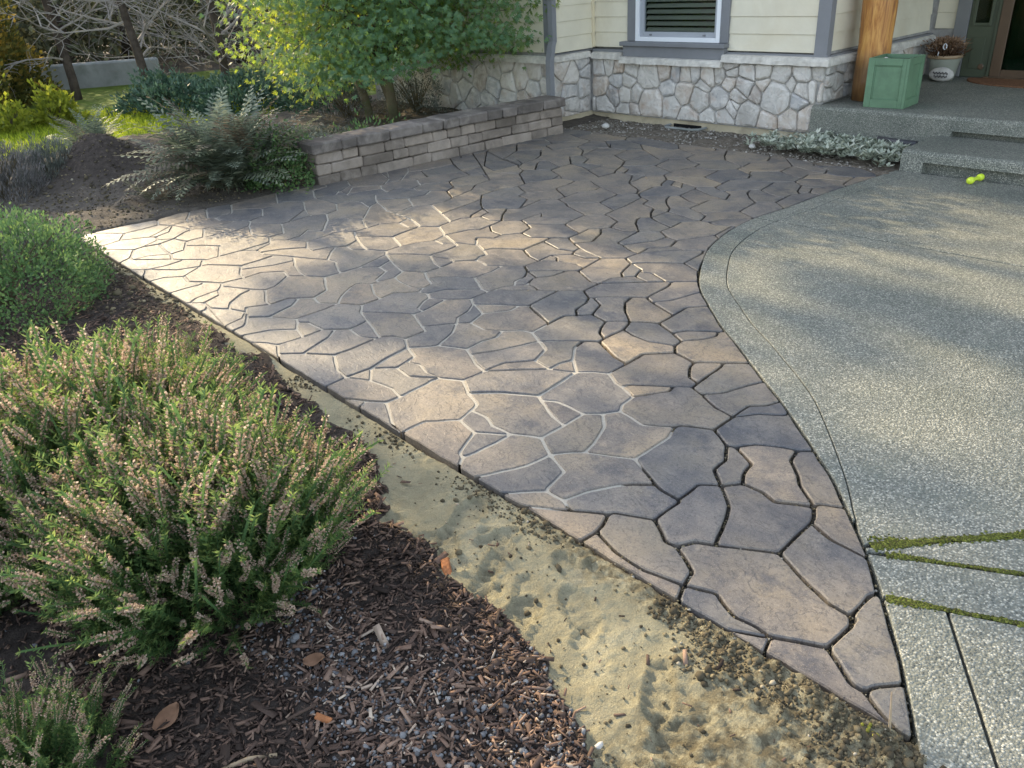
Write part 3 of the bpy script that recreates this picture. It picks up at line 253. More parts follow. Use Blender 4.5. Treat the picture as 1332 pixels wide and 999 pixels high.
def sticks(P, ln, wd, th, tilt=0.35, az=None):
    """small flat splinters (8 corner boxes)"""
    n = len(P); az = rs.uniform(0, 6.28, n) if az is None else az; el = rs.normal(0, tilt, n); rl = rs.normal(0, .5, n)
    D = np.stack([np.cos(az) * np.cos(el), np.sin(az) * np.cos(el), np.sin(el)], 1)
    Sd = np.stack([-np.sin(az), np.cos(az), np.zeros(n)], 1); Nn = np.cross(D, Sd)
    S2 = Sd * np.cos(rl)[:, None] + Nn * np.sin(rl)[:, None]; N2 = np.cross(D, S2)
    ln, wd, th = [np.broadcast_to(np.asarray(q, float), (n,))[:, None] for q in (ln, wd, th)]
    c = []
    for i, (a, b, e) in enumerate([(x, y, z) for x in (-1, 1) for y in (-1, 1) for z in (-1, 1)]):
        tp = rs.uniform(.45, 1.0, (n, 1)); c.append(P + D * ln * .5 * a + S2 * wd * .5 * b * tp + N2 * th * .5 * e)
    V = np.stack(c, 1).reshape(-1, 3)
    f = np.array([(0, 1, 3, 2), (4, 6, 7, 5), (0, 4, 5, 1), (2, 3, 7, 6), (0, 2, 6, 4), (1, 5, 7, 3)])
    return V, (f[None] + (np.arange(n) * 8)[:, None, None]).reshape(-1, 4)
def pts(s): return [tuple(float(q) / 1000 for q in a.split(',')) for a in s.split()]
def inpoly(x, y, poly):
    x = np.asarray(x, float); y = np.asarray(y, float); c = np.zeros(x.shape, bool)
    for (xa, ya), (xb, yb) in zip(poly, poly[1:] + poly[:1]):
        if ya == yb: continue
        c ^= ((ya > y) != (yb > y)) & (x < (xb - xa) * (y - ya) / (yb - ya) + xa)
    return c
def sm(a, b, x): t = np.clip((x - a) / (b - a), 0, 1); return t * t * (3 - 2 * t)
_g = np.random.RandomState(3).normal(size=(64, 64))
def vnoise(x, y, s=1.0):
    x = np.asarray(x, float) * s; y = np.asarray(y, float) * s; xi = np.floor(x).astype(int); yi = np.floor(y).astype(int); fx = x - xi; fy = y - yi
    fx = fx * fx * (3 - 2 * fx); fy = fy * fy * (3 - 2 * fy); g = lambda a, b: _g[a % 64, b % 64]
    return (g(xi, yi) * (1 - fx) + g(xi + 1, yi) * fx) * (1 - fy) + (g(xi, yi + 1) * (1 - fx) + g(xi + 1, yi + 1) * fx) * fy
def inset(q, h):
    n = len(q); out = []
    for i in range(n):
        a, b, c = q[i - 1], q[i], q[(i + 1) % n]
        e1 = (b[0] - a[0], b[1] - a[1]); e2 = (c[0] - b[0], c[1] - b[1])
        l1 = math.hypot(*e1) or 1e-6; l2 = math.hypot(*e2) or 1e-6
        n1 = (-e1[1] / l1, e1[0] / l1); n2 = (-e2[1] / l2, e2[0] / l2)
        m = (n1[0] + n2[0], n1[1] + n2[1]); k = m[0] ** 2 + m[1] ** 2
        k = min(2.0 / max(k, 0.2), 2.2)
        out.append((b[0] + m[0] * h * k, b[1] + m[1] * h * k))
    return out
def area(q): return .5 * sum(q[i - 1][0] * q[i][1] - q[i][0] * q[i - 1][1] for i in range(len(q)))
def clip(q, nx, ny, c):
    out = []
    for a, b in zip(q, q[1:] + q[:1]):
        da = nx * a[0] + ny * a[1] - c; db = nx * b[0] + ny * b[1] - c
        if da >= 0: out.append(a)
        if (da >= 0) != (db >= 0):
            t = da / (da - db); out.append((a[0] + (b[0] - a[0]) * t, a[1] + (b[1] - a[1]) * t))
    return out
def voronoi(seeds, bounds, wt=None):
    cells = []
    for i, a in enumerate(seeds):
        q = list(bounds)
        for j, b in enumerate(seeds):
            if i == j or not q: continue
            nx, ny = a[0] - b[0], a[1] - b[1]; c = (a[0] ** 2 - b[0] ** 2 + a[1] ** 2 - b[1] ** 2 + ((wt[j] - wt[i]) if wt else 0)) / 2
            q = clip(q, nx, ny, c)
        if len(q) > 2: cells.append(q)
    return cells
def soft_outline(q, seg=0.06, jit=0.0025, rc=0.012):
    """cut the corners and break long edges so that a stone has an uneven outline"""
    n = len(q); o = []
    for i in range(n):
        a, b, c = Vector(q[i - 1]), Vector(q[i]), Vector(q[(i + 1) % n])
        d1, d2 = a - b, c - b; r1 = min(rc, d1.length * .3); r2 = min(rc, d2.length * .3)
        if d1.length > 1e-6: o.append(b + d1.normalized() * r1)
        if d2.length > 1e-6: o.append(b + d2.normalized() * r2)
    out = []
    for a, b in zip(o, o[1:] + o[:1]):
        out.append(a); L_ = (b - a).length; k = int(L_ / seg)
        if L_ > 1e-6:
            pr = Vector((-(b - a).y, (b - a).x)) / L_
            for t in range(1, k + 1): out.append(a.lerp(b, t / (k + 1)) + pr * rnd.uniform(-jit, jit))
    return [(p.x, p.y) for p in out]
# ------------------------------------------------------------------ materials
def m_paver():
    a = Mat('cast flagstone', .62, .35); p0 = a.pos
    # every stone was cast apart: shift the pattern from stone to stone
    sh = a.n('CombineXYZ'); a.L(a.math('MULTIPLY', a.rand, 37.0), sh.inputs[0]); a.L(a.math('MULTIPLY', a.rand, 91.0), sh.inputs[2])
    va = a.n('VectorMath', operation='ADD'); a.L(p0, va.inputs[0]); a.L(sh.outputs[0], va.inputs[1]); p = va.outputs[0]
    big = a.noise(p, 2.4, 4, .6); mid = a.noise(p, 8, 7, .68, .12); fine = a.noise(p, 95, 4, .7); grit = a.noise(p, 330, 2, .6)
    base = a.ramp(big, [(.30, (.080, .086, .100)), (.46, (.150, .140, .134)), (.62, (.245, .210, .160)), (.75, (.29, .24, .175))])
    tint = a.ramp(a.rand, [(0, (.56, .62, .70)), (.17, (1.06, .96, .84)), (.34, (.76, .79, .84)), (.5, (1.28, 1.15, .98)), (.67, (.90, .87, .84)), (.84, (.62, .66, .72)), (1, (1.18, 1.04, .88))])
    c = base
    c = a.mix(a.ramp(mid, [(.47, 0.0), (.60, .55)]), c, (.275, .243, .205))
    c = a.mix(a.ramp(a.noise(p, 4.5, 7, .70, .15), [(.53, 0.0), (.63, .8)]), c, (.070, .076, .094))
    sp = a.n('SeparateXYZ'); a.L(p0, sp.inputs[0])            # pale swept sand lies in the texture on the side that has been filled
    side = a.math('ADD', a.math('MULTIPLY', sp.outputs[0], -.20), a.math('MULTIPLY', sp.outputs[1], -.10))
    dust = a.ramp(side, [(-.25, .14), (.30, .42)])
    scuff = a.ramp(a.noise(a.mapv(p, (1, 2.6, 1), (0, 0, .6)), 15, 8, .78, .2), [(.55, 0.0), (.64, 1.0)])
    c = a.mix(a.math('MULTIPLY', scuff, dust), c, (.42, .38, .315))
    c = a.mix(a.math('MULTIPLY', dust, .40), c, (.262, .235, .195))
    led = a.noise(a.mapv(p, (1, 1.7, 1), (0, 0, .5)), 3.4, 6, .58, .25)   # ledges of the cleft face
    st = a.ramp(led, [(.36, 0.0), (.372, .22), (.44, .26), (.449, .5), (.52, .54), (.528, .76), (.60, .8), (.612, 1.0)])
    ln = a.math('SUBTRACT', 1.0, a.math('MULTIPLY', a.math('ABSOLUTE', a.math('SUBTRACT', led, .445)), 110.0), True)
    ln2 = a.math('SUBTRACT', 1.0, a.math('MULTIPLY', a.math('ABSOLUTE', a.math('SUBTRACT', led, .524)), 140.0), True)
    c = a.mix(a.math('MULTIPLY', a.math('MAXIMUM', ln, ln2), .55), c, (.07, .065, .065))
    c = a.mix(a.ramp(fine, [(.36, .5), (.50, 0.0)]), c, (.075, .072, .075))
    c = a.mix(a.ramp(grit, [(.58, 0.0), (.72, .6)]), c, (.46, .42, .36))
    c = a.mix(.78, c, tint, 'MULTIPLY')
    h = a.math('ADD', a.math('MULTIPLY', st, .6), a.math('MULTIPLY', mid, .9))
    nb = a.bump(h, .6, .009); nb = a.bump(fine, .55, .0022, nb); nb = a.bump(grit, .35, .0008, nb)
    return a.end(c, nb, a.ramp(mid, [(.3, .42), (.7, .68)]))
def m_simple(name, col, rough=.8, spec=.3, nscale=8, var=.25, bscale=60, bstr=.3, bd=.003, dirt=None, obj=False):
    a = Mat(name, rough, spec); p = a.pos
    f = a.noise(p, nscale, 5, .6)
    lo = tuple(x * (1 - var) for x in col); hi = tuple(min(1, x * (1 + var)) for x in col)
    c = a.ramp(f, [(.3, lo), (.7, hi)])
    if obj: c = a.mix(.9, c, a.ramp(a.rand, [(0, .6), (1, 1.25)]), 'MULTIPLY')
    if dirt: c = a.mix(a.ramp(a.noise(p, nscale * .6, 6, .65, .5), [(.5, 0.0), (.75, .8)]), c, dirt)
    return a.end(c, a.bump(a.noise(p, bscale, 4, .6), bstr, bd))
def m_aggregate():
    a = Mat('exposed aggregate concrete', .7, .35); p = a.pos
    cell = a.vor(p, 150, 'Color'); d = a.vor(p, 150, 'Distance')
    g = a.n('RGBToBW'); a.L(cell, g.inputs[0])
    peb = a.ramp(g.outputs[0], [(.15, (.085, .09, .08)), (.40, (.16, .167, .150)), (.62, (.255, .26, .23)), (.88, (.46, .45, .39))])
    c = a.mix(a.ramp(d, [(.42, 0.0), (.62, .8)]), peb, (.135, .142, .122))
    big = a.noise(p, 1.3, 5, .6, .3)
    c = a.mix(.75, c, a.ramp(big, [(.3, (.66, .70, .66)), (.5, (1.0, 1.0, .96)), (.7, (1.22, 1.18, 1.06))]), 'MULTIPLY')
    c = a.mix(a.ramp(a.noise(p, 7, 4, .6), [(.52, 0.0), (.72, .5)]), c, (.13, .145, .12))
    return a.end(c, a.bump(a.math('SUBTRACT', 1.0, d), .75, .004))
def m_bed():
    a = Mat('patio joint sand', .95, .1); p = a.pos
    z = a.attr('fill')
    sand = a.ramp(a.noise(p, 160, 3, .6), [(.3, (.34, .31, .255)), (.7, (.50, .465, .39))])
    dark = a.ramp(a.noise(p, 120, 3, .6), [(.3, (.035, .032, .028)), (.7, (.085, .078, .066))])
    f = a.math('ADD', z, a.math('MULTIPLY', a.math('SUBTRACT', a.noise(p, 14, 3, .6), .5), .8))
    return a.end(a.mix(a.ramp(f, [(.4, 0.0), (.6, 1.0)]), dark, sand), a.bump(a.noise(p, 220, 3, .6), .6, .003))
def m_soil():
    a = Mat('garden soil', .95, .1); p = a.pos
    sandf = a.math('ADD', a.attr('sand'), a.math('MULTIPLY', a.math('SUBTRACT', a.noise(p, 9, 5, .7), .5), .9))
    clod = a.attr('clod')
    soil = a.ramp(a.noise(p, 22, 6, .7), [(.3, (.030, .024, .020)), (.55, (.062, .050, .042)), (.75, (.115, .095, .075))])
    sand = a.ramp(a.noise(p, 5, 6, .65), [(.3, (.225, .205, .135)), (.55, (.33, .300, .195)), (.75, (.41, .375, .26))])
    sand = a.mix(a.ramp(a.noise(p, 300, 2, .6), [(.35, .35), (.6, 0.0)]), sand, (.16, .13, .08))
    sand = a.mix(a.ramp(a.noise(p, 11, 7, .72), [(.52, 0.0), (.70, .4)]), sand, (.19, .17, .12))
    sand = a.mix(a.math('MULTIPLY', clod, a.ramp(a.noise(p, 30, 5, .7), [(.38, 0.0), (.58, .9)])), sand, (.105, .088, .055))
    dirt = a.ramp(a.noise(p, 14, 6, .7), [(.3, (.070, .060, .050)), (.6, (.125, .108, .088)), (.8, (.20, .175, .14))])
    base = a.mix(a.attr('dirt'), soil, dirt)
    c = a.mix(a.ramp(sandf, [(.42, 0.0), (.58, 1.0)]), base, sand)
    n1 = a.bump(a.noise(p, 40, 6, .7), .8, .02); n1 = a.bump(a.noise(p, 260, 3, .6), .5, .003, n1)
    return a.end(c, n1)
def m_r(name, stops, rough=.85, spec=.2, trans=0, tcol=None, nvar=None, bs=0, obj=False):
    """colour picked per small piece by its face attribute r"""
    a = Mat(name, rough, spec); r = a.attr('r'); c = a.ramp(r, stops)
    if obj: c = a.mix(.85, c, a.ramp(a.rand, [(0, (.62, .66, .66)), (.5, (1, 1, 1)), (1, (1.3, 1.22, 1.0))]), 'MULTIPLY')
    if nvar: c = a.mix(nvar, c, a.ramp(a.noise(a.pos, 3.0, 3, .6), [(.35, .45), (.65, 1.3)]), 'MULTIPLY')
    if bs: a.L(a.bump(a.noise(a.pos, bs, 4, .6), .5, .004), a.b.inputs['Normal'])
    if trans: return a.leaf(c, trans, a.ramp(r, tcol) if tcol else None)
    return a.end(c)
def m_veneer():
    a = Mat('ledge stone veneer', .75, .35); p = a.pos
    base = a.ramp(a.rand, [(0, (.34, .345, .355)), (.2, (.50, .475, .43)), (.4, (.40, .375, .335)), (.6, (.56, .53, .475)), (.8, (.47, .375, .29)), (1, (.29, .29, .285))])
    m1 = a.noise(p, 9, 6, .68, .6)
    c = a.mix(a.ramp(m1, [(.42, 0.0), (.64, .9)]), base, (.64, .605, .555))
    c = a.mix(a.ramp(a.noise(p, 6, 5, .65, .3), [(.55, 0.0), (.72, .75)]), c, (.42, .315, .24))
    c = a.mix(a.ramp(a.noise(p, 17, 5, .7), [(.58, 0.0), (.74, .6)]), c, (.17, .18, .20))
    return a.end(c, a.bump(a.math('ADD', m1, a.math('MULTIPLY', a.noise(p, 30, 5, .65), .5)), .8, .014))
def m_wood():
    a = Mat('varnished log', .35, .5); p = a.pos
    g = a.noise(a.mapv(p, (9, 9, .9)), 3, 6, .65, .8)
    c = a.ramp(g, [(.3, (.16, .055, .012)), (.48, (.42, .18, .045)), (.62, (.60, .31, .085)), (.8, (.66, .40, .15))])
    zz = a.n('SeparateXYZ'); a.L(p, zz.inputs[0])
    c = a.mix(a.ramp(zz.outputs[2], [(.62, .75), (.80, 0.0)]), c, (.09, .055, .03))  # shade on the foot of the post, painted into the wood colour
    return a.end(c, a.bump(g, .3, .004))
M = {}
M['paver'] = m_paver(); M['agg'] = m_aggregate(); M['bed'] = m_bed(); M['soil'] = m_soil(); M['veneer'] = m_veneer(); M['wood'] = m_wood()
M['siding'] = m_simple('cream fibre cement siding', (.70, .65, .51), .6, .3, 2.2, .09, 90, .15, .001, (.60, .53, .38))
M['cream'] = m_simple('cream trim paint', (.68, .60, .42), .55, .3, 3, .05, 40, .1, .001)
M['trim'] = m_simple('slate grey trim paint', (.20, .205, .215), .5, .35, 4, .08, 60, .1, .001)
M['white'] = m_simple('white vinyl', (.76, .78, .80), .4, .4, 3, .03, 60, .05, .001)
M['sash'] = m_simple('pale grey sash', (.36, .38, .41), .4, .4, 3, .04, 60, .05, .001)
M['blind'] = m_simple('dark window blind', (.30, .29, .25), .55, .3, 3, .1, 60, .05, .001)
M['dark'] = m_simple('dark interior', (.012, .012, .012), .9, .1)
M['found'] = m_simple('cream parged foundation', (.50, .43, .30), .9, .2, 6, .15, 70, .3, .002, (.26, .22, .16))
M['mortar'] = m_simple('grey mortar', (.36, .35, .33), .95, .1, 12, .25, 90, .6, .004)
M['cap'] = m_simple('chiselled cap stone', (.58, .55, .49), .8, .3, 11, .22, 38, .8, .008, (.36, .33, .29))
M['block'] = m_simple('tumbled wall block', (.245, .205, .168), .9, .2, 7, .28, 55, .8, .006, (.36, .31, .265), obj=True)
M['blockcap'] = m_simple('weathered cap block', (.17, .148, .130), .9, .2, 8, .3, 55, .8, .006, (.33, .29, .25), obj=True)
M['roof'] = m_simple('soffit boards', (.52, .46, .34), .7, .2)
M['shingle'] = m_simple('dark roof shingles', (.05, .05, .055), .9, .1, 20, .4)
M['green'] = m_simple('sage green paint', (.115, .205, .120), .5, .4, 7, .16, 70, .2, .001, (.085, .145, .09))
M['pot'] = m_simple('glazed pot', (.27, .285, .235), .35, .5, 5, .12)
M['potrim'] = m_simple('tan pot rim', (.33, .235, .14), .4, .4, 6, .15)
M['mat'] = m_simple('coir door mat', (.20, .105, .06), .95, .1, 40, .3, 200, .8, .004)
M['pale'] = m_simple('pale river stone', (.52, .50, .46), .8, .3, 20, .15, 60, .4, .003, (.36, .33, .29))
M['ink'] = m_simple('dark painted letters', (.05, .05, .05), .8, .2)
M['bronze'] = m_simple('bronze storm door frame', (.115, .075, .045), .4, .5, 6, .12)
M['teal'] = m_simple('teal door paint', (.030, .115, .098), .35, .5, 3, .08)
M['olive'] = m_simple('olive green door paint', (.085, .10, .065), .4, .4, 3, .08)
M['greyj'] = m_simple('grey door jamb', (.20, .205, .205), .5, .4, 3, .06)
M['toy'] = m_simple('lime rubber', (.62, .78, .05), .45, .4, 12, .06, 120, .3, .001)
M['concw'] = m_simple('weathered pale concrete', (.27, .28, .265), .9, .2, 3, .2, 40, .4, .004, (.13, .15, .12))
M['bark'] = m_simple('tree bark', (.070, .056, .044), .95, .1, 9, .35, 30, 1.0, .02)
M['mbark'] = m_simple('maple bark', (.115, .095, .060), .9, .15, 9, .3, 30, .8, .01, (.10, .12, .05))
M['twig'] = m_simple('grey bare twigs', (.27, .245, .215), .9, .15, 3, .3)
M['rust'] = m_simple('dark metal pipe', (.05, .05, .055), .5, .5)
def thin_glass(name, tint, refl):
    a = Mat(name, .02, .5); tr = a.n('BsdfTransparent'); tr.inputs[0].default_value = (*tint, 1); gl = a.n('BsdfGlossy'); gl.inputs['Roughness'].default_value = .02
    lw = a.n('LayerWeight'); lw.inputs[0].default_value = .25; f = a.math('ADD', a.math('MULTIPLY', lw.outputs['Fresnel'], refl), .015)
    mx = a.n('MixShader'); a.L(f, mx.inputs[0]); a.nt.links.new(tr.outputs[0], mx.inputs[1]); a.nt.links.new(gl.outputs[0], mx.inputs[2]); a.nt.links.new(mx.outputs[0], a.out.inputs[0]); return a.m
M['glass'] = thin_glass('window glass', (.80, .84, .82), .5)
M['dglass'] = thin_glass('tinted door glass', (.50, .56, .46), .9)
M['chip'] = m_r('bark mulch', [(0, (.034, .025, .020)), (.35, (.095, .065, .050)), (.65, (.19, .122, .088)), (.88, (.31, .215, .155)), (1, (.52, .42, .32))], .9, .15)
M['gravel'] = m_r('mixed gravel', [(0, (.06, .06, .062)), (.5, (.15, .15, .152)), (.85, (.27, .265, .255)), (1, (.54, .51, .46))], .8, .25)
M['clods'] = m_r('earth clods', [(0, (.045, .038, .026)), (.6, (.125, .104, .066)), (.9, (.26, .215, .125)), (1, (.42, .39, .33))], .95, .1)
M['grass'] = m_r('lawn grass', [(0, (.20, .28, .02)), (1, (.46, .52, .05))], .7, .2, .5)
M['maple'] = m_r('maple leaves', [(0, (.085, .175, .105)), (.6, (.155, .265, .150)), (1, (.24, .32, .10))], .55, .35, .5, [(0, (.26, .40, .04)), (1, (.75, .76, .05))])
M['shrub'] = m_r('shrub leaves', [(0, (.065, .13, .045)), (.6, (.135, .235, .085)), (1, (.27, .37, .11))], .55, .35, .4)
M['hedge'] = m_r('dark evergreen leaves', [(0, (.030, .065, .040)), (.6, (.065, .125, .080)), (1, (.13, .20, .12))], .5, .4, .25)
M['yellowleaf'] = m_r('yellow green leaves', [(0, (.14, .18, .02)), (1, (.36, .38, .04))], .6, .3, .5)
M['wood_leaf'] = m_r('woodland leaves', [(0, (.065, .075, .042)), (.6, (.15, .155, .085)), (.9, (.25, .24, .12)), (1, (.36, .32, .14))], .8, .2, .15, nvar=.8)
M['gold'] = m_r('golden autumn leaves', [(0, (.045, .060, .018)), (.5, (.115, .115, .028)), (.85, (.26, .19, .035)), (1, (.45, .30, .05))], .7, .2, .45)
M['crown'] = m_r('tall tree leaves', [(0, (.03, .05, .02)), (1, (.08, .11, .04))], .7, .2, .15)
M['greyleaf'] = m_r('grey green foliage', [(0, (.075, .085, .070)), (.6, (.14, .155, .13)), (1, (.25, .265, .225))], .8, .2, .25)
M['lav'] = m_r('lavender foliage', [(0, (.075, .075, .07)), (.6, (.155, .15, .145)), (1, (.26, .245, .235))], .8, .2, .25)
M['frond'] = m_r('fern frond', [(0, (.10, .13, .09)), (.6, (.185, .22, .155)), (1, (.31, .34, .25))], .6, .35, .3, obj=True)
M['brownfrond'] = m_r('dry fern frond', [(0, (.13, .105, .08)), (.6, (.225, .185, .14)), (1, (.33, .28, .21))], .8, .2, .3, obj=True)
M['stem'] = m_simple('woody stem', (.10, .085, .05), .9, .15)
M['needle'] = m_r('heather needles', [(0, (.065, .13, .050)), (.5, (.14, .24, .080)), (1, (.29, .35, .11))], .65, .25, .4, obj=True)
M['floret'] = m_r('faded heather florets', [(0, (.28, .185, .13)), (.5, (.48, .355, .265)), (1, (.72, .60, .48))], .85, .15, .45)
M['moss'] = m_r('green moss', [(0, (.05, .045, .022)), (.3, (.05, .06, .016)), (.7, (.09, .105, .022)), (1, (.16, .175, .04))], .95, .1)
M['dryleaf'] = m_simple('dry brown leaf', (.21, .115, .065), .7, .3, 30, .3, 80, .4, .002)
M['redbark'] = m_simple('orange bark piece', (.33, .135, .055), .85, .2, 30, .4, 90, .8, .004)
M['palestick'] = m_simple('pale dead stick', (.33, .25, .16), .85, .2, 20, .25)
M['petal'] = m_simple('cream seed heads', (.62, .58, .44), .8, .2)
M['drybloom'] = m_r('dried flower heads', [(0, (.06, .035, .02)), (.6, (.17, .10, .06)), (1, (.42, .28, .18))], .9, .1, .2)
# ------------------------------------------------------------------ ground, lawn, garden beds
PBND = pts(PB); EDGE = PBND[PBND.index(min(PBND, key=lambda p: abs(p[0] + 2.883) + abs(p[1] - 6.431))):]
PATIO = PBND + [(-.44, 1.478), (-6.79, 1.478)]
DARK = [(x, y - .4) if y < 1.6 and x > -1.75 else (x, y) for x, y in pts(DARKJ)]
m = MB(); m.add([(-300, -300, -.14), (300, -300, -.14), (300, 300, -.14), (-300, 300, -.14)], [(0, 1, 2, 3)])
struct(m.build('ground', m_simple('distant earth', (.075, .065, .05), .95, .1, .3, .3, 4, .5, .05)))

SB = [(-7.5, 1.44), (-4.2, 1.40), (-3.45, 1.405), (-2.88, 1.385), (-2.5, 1.345), (-2.30, 1.26), (-1.98, 1.10), (-1.62, 1.09), (-1.36, 1.05), (-1.18, 1.02), (-.94, .99), (-.82, .90), (-.5, .70), (0, .3), (2, -.3), (4, -2)]
sbx, sby = [p[0] for p in SB], [p[1] for p in SB]
FOOT = [(rnd.uniform(-1.9, -.75), rnd.uniform(1.08, 1.42), rnd.uniform(0, 3.1), rnd.uniform(.07, .115), rnd.uniform(.016, .028)) for _ in range(17)]
def bed_z(x, y):
    x = np.asarray(x, float); y = np.asarray(y, float)
    vb = np.interp(x, sbx, sby) + vnoise(x, y, 5) * .028 + vnoise(x, y, 19) * .016 + vnoise(x, y, 48) * .008
    sand = sm(-.02, .03, y - vb) * (x > -6.9) * (y < 1.6)
    mulch = 1 - sand
    z = -.017 + vnoise(x, y, 2.1) * .006
    z += mulch * (.014 + np.abs(vnoise(x, y, 22)) * .008 + vnoise(x, y, 47) * .004) + sand * (vnoise(x, y, 12) * .003 + vnoise(x, y, 55) * .0018 + np.maximum(vnoise(x, y, 31) - .6, 0) * .006)
    for fx, fy, a, ln, dp in FOOT:                                    # boot prints pressed in the sand
        c, s_ = math.cos(a), math.sin(a); u = ((x - fx) * c + (y - fy) * s_) / ln; v = (-(x - fx) * s_ + (y - fy) * c) / (ln * .42)
        q = u * u + v * v + vnoise(x, y, 16) * .16; z += sand * dp * (-.52 * sm(1.10, .92, q) * (1 + .22 * np.sin(u * 15)) + .26 * np.exp(-(q - 1.28) ** 2 * 16))
    clod = sm(-1.02, -.72, x) * sand + sm(1.36, 1.44, y) * sm(-1.75, -1.35, x) * sand
    clod = np.clip(clod, 0, 1); z += clod * (np.abs(vnoise(x, y, 38)) * .010 - .003)
    z += .030 * np.exp(-((y - 1.445) / .022) ** 2) * (x > -3.6) * (x < -.4) * sm(-.2, .7, vnoise(x, y, 5.0)) # crumbs pushed up along the paving edge
    z += .27 * np.exp(-(((x + 8.95) / .62) ** 2 + ((y - 2.42) / .50) ** 2)) + .10 * np.exp(-(((x + 10.0) / .9) ** 2 + ((y - 3.1) / .6) ** 2))
    z += .13 * np.exp(-(((x + 8.95) / .38) ** 2 + ((y - 2.38) / .32) ** 2)); far = sm(-6.6, -7.2, x); z += far * (.016 + vnoise(x, y, 9) * .010 + vnoise(x, y, 3) * .008)
    z += .03 * sm(3.4, 4.2, y) * far
    dirt = np.clip(far * sm(3.2, 2.2, y) + sm(-5.2, -6.2, x) * sm(.9, 1.2, y), 0, 1)
    dirt *= 1 - .95 * np.exp(-(((x + 8.95) / .80) ** 2 + ((y - 2.35) / .60) ** 2) ** 2)
    ins = inpoly(x, y, PATIO); z = np.where(ins, -.055, z)
    return z, sand, clod, dirt
def axis(segs):
    o = []
    for a, b, st in segs: o += list(np.arange(a, b - 1e-6, st))
    return np.array(o + [segs[-1][1]])
gx = axis([(-14, -9.6, .16), (-9.6, -6.6, .045), (-6.6, -3.6, .04), (-3.6, -2.4, .026), (-2.4, -.25, .0115), (-.25, 3.0, .12)])
gy = axis([(-4, -1, .25), (-1, .3, .045), (.3, .8, .022), (.8, 1.52, .0105), (1.52, 4.0, .05), (4.0, 7.6, .12)])
X, Y = np.meshgrid(gx, gy); Z, sd, cl, di = bed_z(X, Y)
nx = len(gx); idx = np.arange(X.size).reshape(X.shape)
cx = (X[:-1, :-1] + X[1:, 1:]) / 2; cy = (Y[:-1, :-1] + Y[1:, 1:]) / 2
keep = (cy < 1.52) | (cx < -6.4)
keep &= ~((cx > -6.6) & (cy > 1.5)) & (cx < .6 + np.maximum(0, (1.0 - cy)) * .9)
keep &= ~((cx < -10.9) & (cy > 1.7))
q = np.stack([idx[:-1, :-1], idx[:-1, 1:], idx[1:, 1:], idx[1:, :-1]], -1)[keep]
me = np_mesh('garden_bed', np.stack([X, Y, Z], -1), q, M['soil'], smooth=True)
for nm, arr in (('sand', sd), ('clod', cl), ('dirt', di)):
    at = me.attributes.new(nm, 'FLOAT', 'POINT'); at.data.foreach_set('value', arr.ravel().astype(np.float32))
garden = struct(link('garden_bed', me))

# lawn beyond the beds
lx, ly = np.meshgrid(np.linspace(-19, -10.7, 40), np.linspace(-1, 11, 50)); lz = -.03 + vnoise(lx, ly, .8) * .02
idx = np.arange(lx.size).reshape(lx.shape); q = np.stack([idx[:-1, :-1], idx[:-1, 1:], idx[1:, 1:], idx[1:, :-1]], -1).reshape(-1, 4)
lawn = struct(link('lawn', np_mesh('lawn', np.stack([lx, ly, lz], -1), q, m_simple('lawn soil and thatch', (.10, .14, .025), .95, .1, 5, .4, 50, .6, .02), smooth=True)))
n = 26000; P = np.stack([rs.uniform(-14.5, -10.7, n), rs.uniform(.8, 6.5, n), np.full(n, -.03)], 1)
V, F = leaf_quads(P, rdir(n, 2.0), rdir(n), rs.uniform(.04, .09, n), .012)
stuff(tag(link('grass', np_mesh('grass', V, F, M['grass'], rs.uniform(0, 1, n))), 'short bright lawn grass behind the fern and the soil heap', 'grass'))

# ------------------------------------------------------------------ patio: sand bed and flagstones
gx = np.arange(-6.9, -.28, .03); gy = np.arange(1.44, 6.80, .03)
X, Y = np.meshgrid(gx, gy)
wob = vnoise(X, Y, 3) * .05
fill = (~inpoly(X + wob, Y + wob, DARK)).astype(float)
Z = np.where(fill > .5, -.0066 + np.clip(vnoise(X, Y, 9), -1, 1) * .0008, -.028 + vnoise(X, Y, 9) * .006)
inner = inpoly(X, Y, PATIO)
idx = np.arange(X.size).reshape(X.shape)
inner &= Y > 1.495
q = np.stack([idx[:-1, :-1], idx[:-1, 1:], idx[1:, 1:], idx[1:, :-1]], -1)[inner[:-1, :-1] & inner[1:, 1:] & inner[1:, :-1] & inner[:-1, 1:]]
me = np_mesh('patio', np.stack([X, Y, Z], -1), q, M['bed'], smooth=True)
at = me.attributes.new('fill', 'FLOAT', 'POINT'); at.data.foreach_set('value', fill.ravel().astype(np.float32))
patio = struct(link('patio', me))
PVT = pts(PV)
stones = [[PVT[int(i)] for i in s.split('-')] for s in PF.split()]
def slab_mesh(mb, q, z0, z1, ch):
    """outline q (counter clockwise, local), bottom z0, top z1, chamfer ch"""
    n = len(q); qi = inset(q, ch * .9)
    if area(qi) < area(q) * .3: qi = [(x * .97, y * .97) for x, y in q]
    vs = [(x, y, z0) for x, y in q] + [(x, y, z1 - ch) for x, y in q] + [(x, y, z1) for x, y in qi]
    fs = [tuple(2 * n + k for k in range(n))]
    for r in (0, 1):
        for k in range(n): fs.append((r * n + k, r * n + (k + 1) % n, (r + 1) * n + (k + 1) % n, (r + 1) * n + k))
    mb.add(vs, fs)
rest = MB()
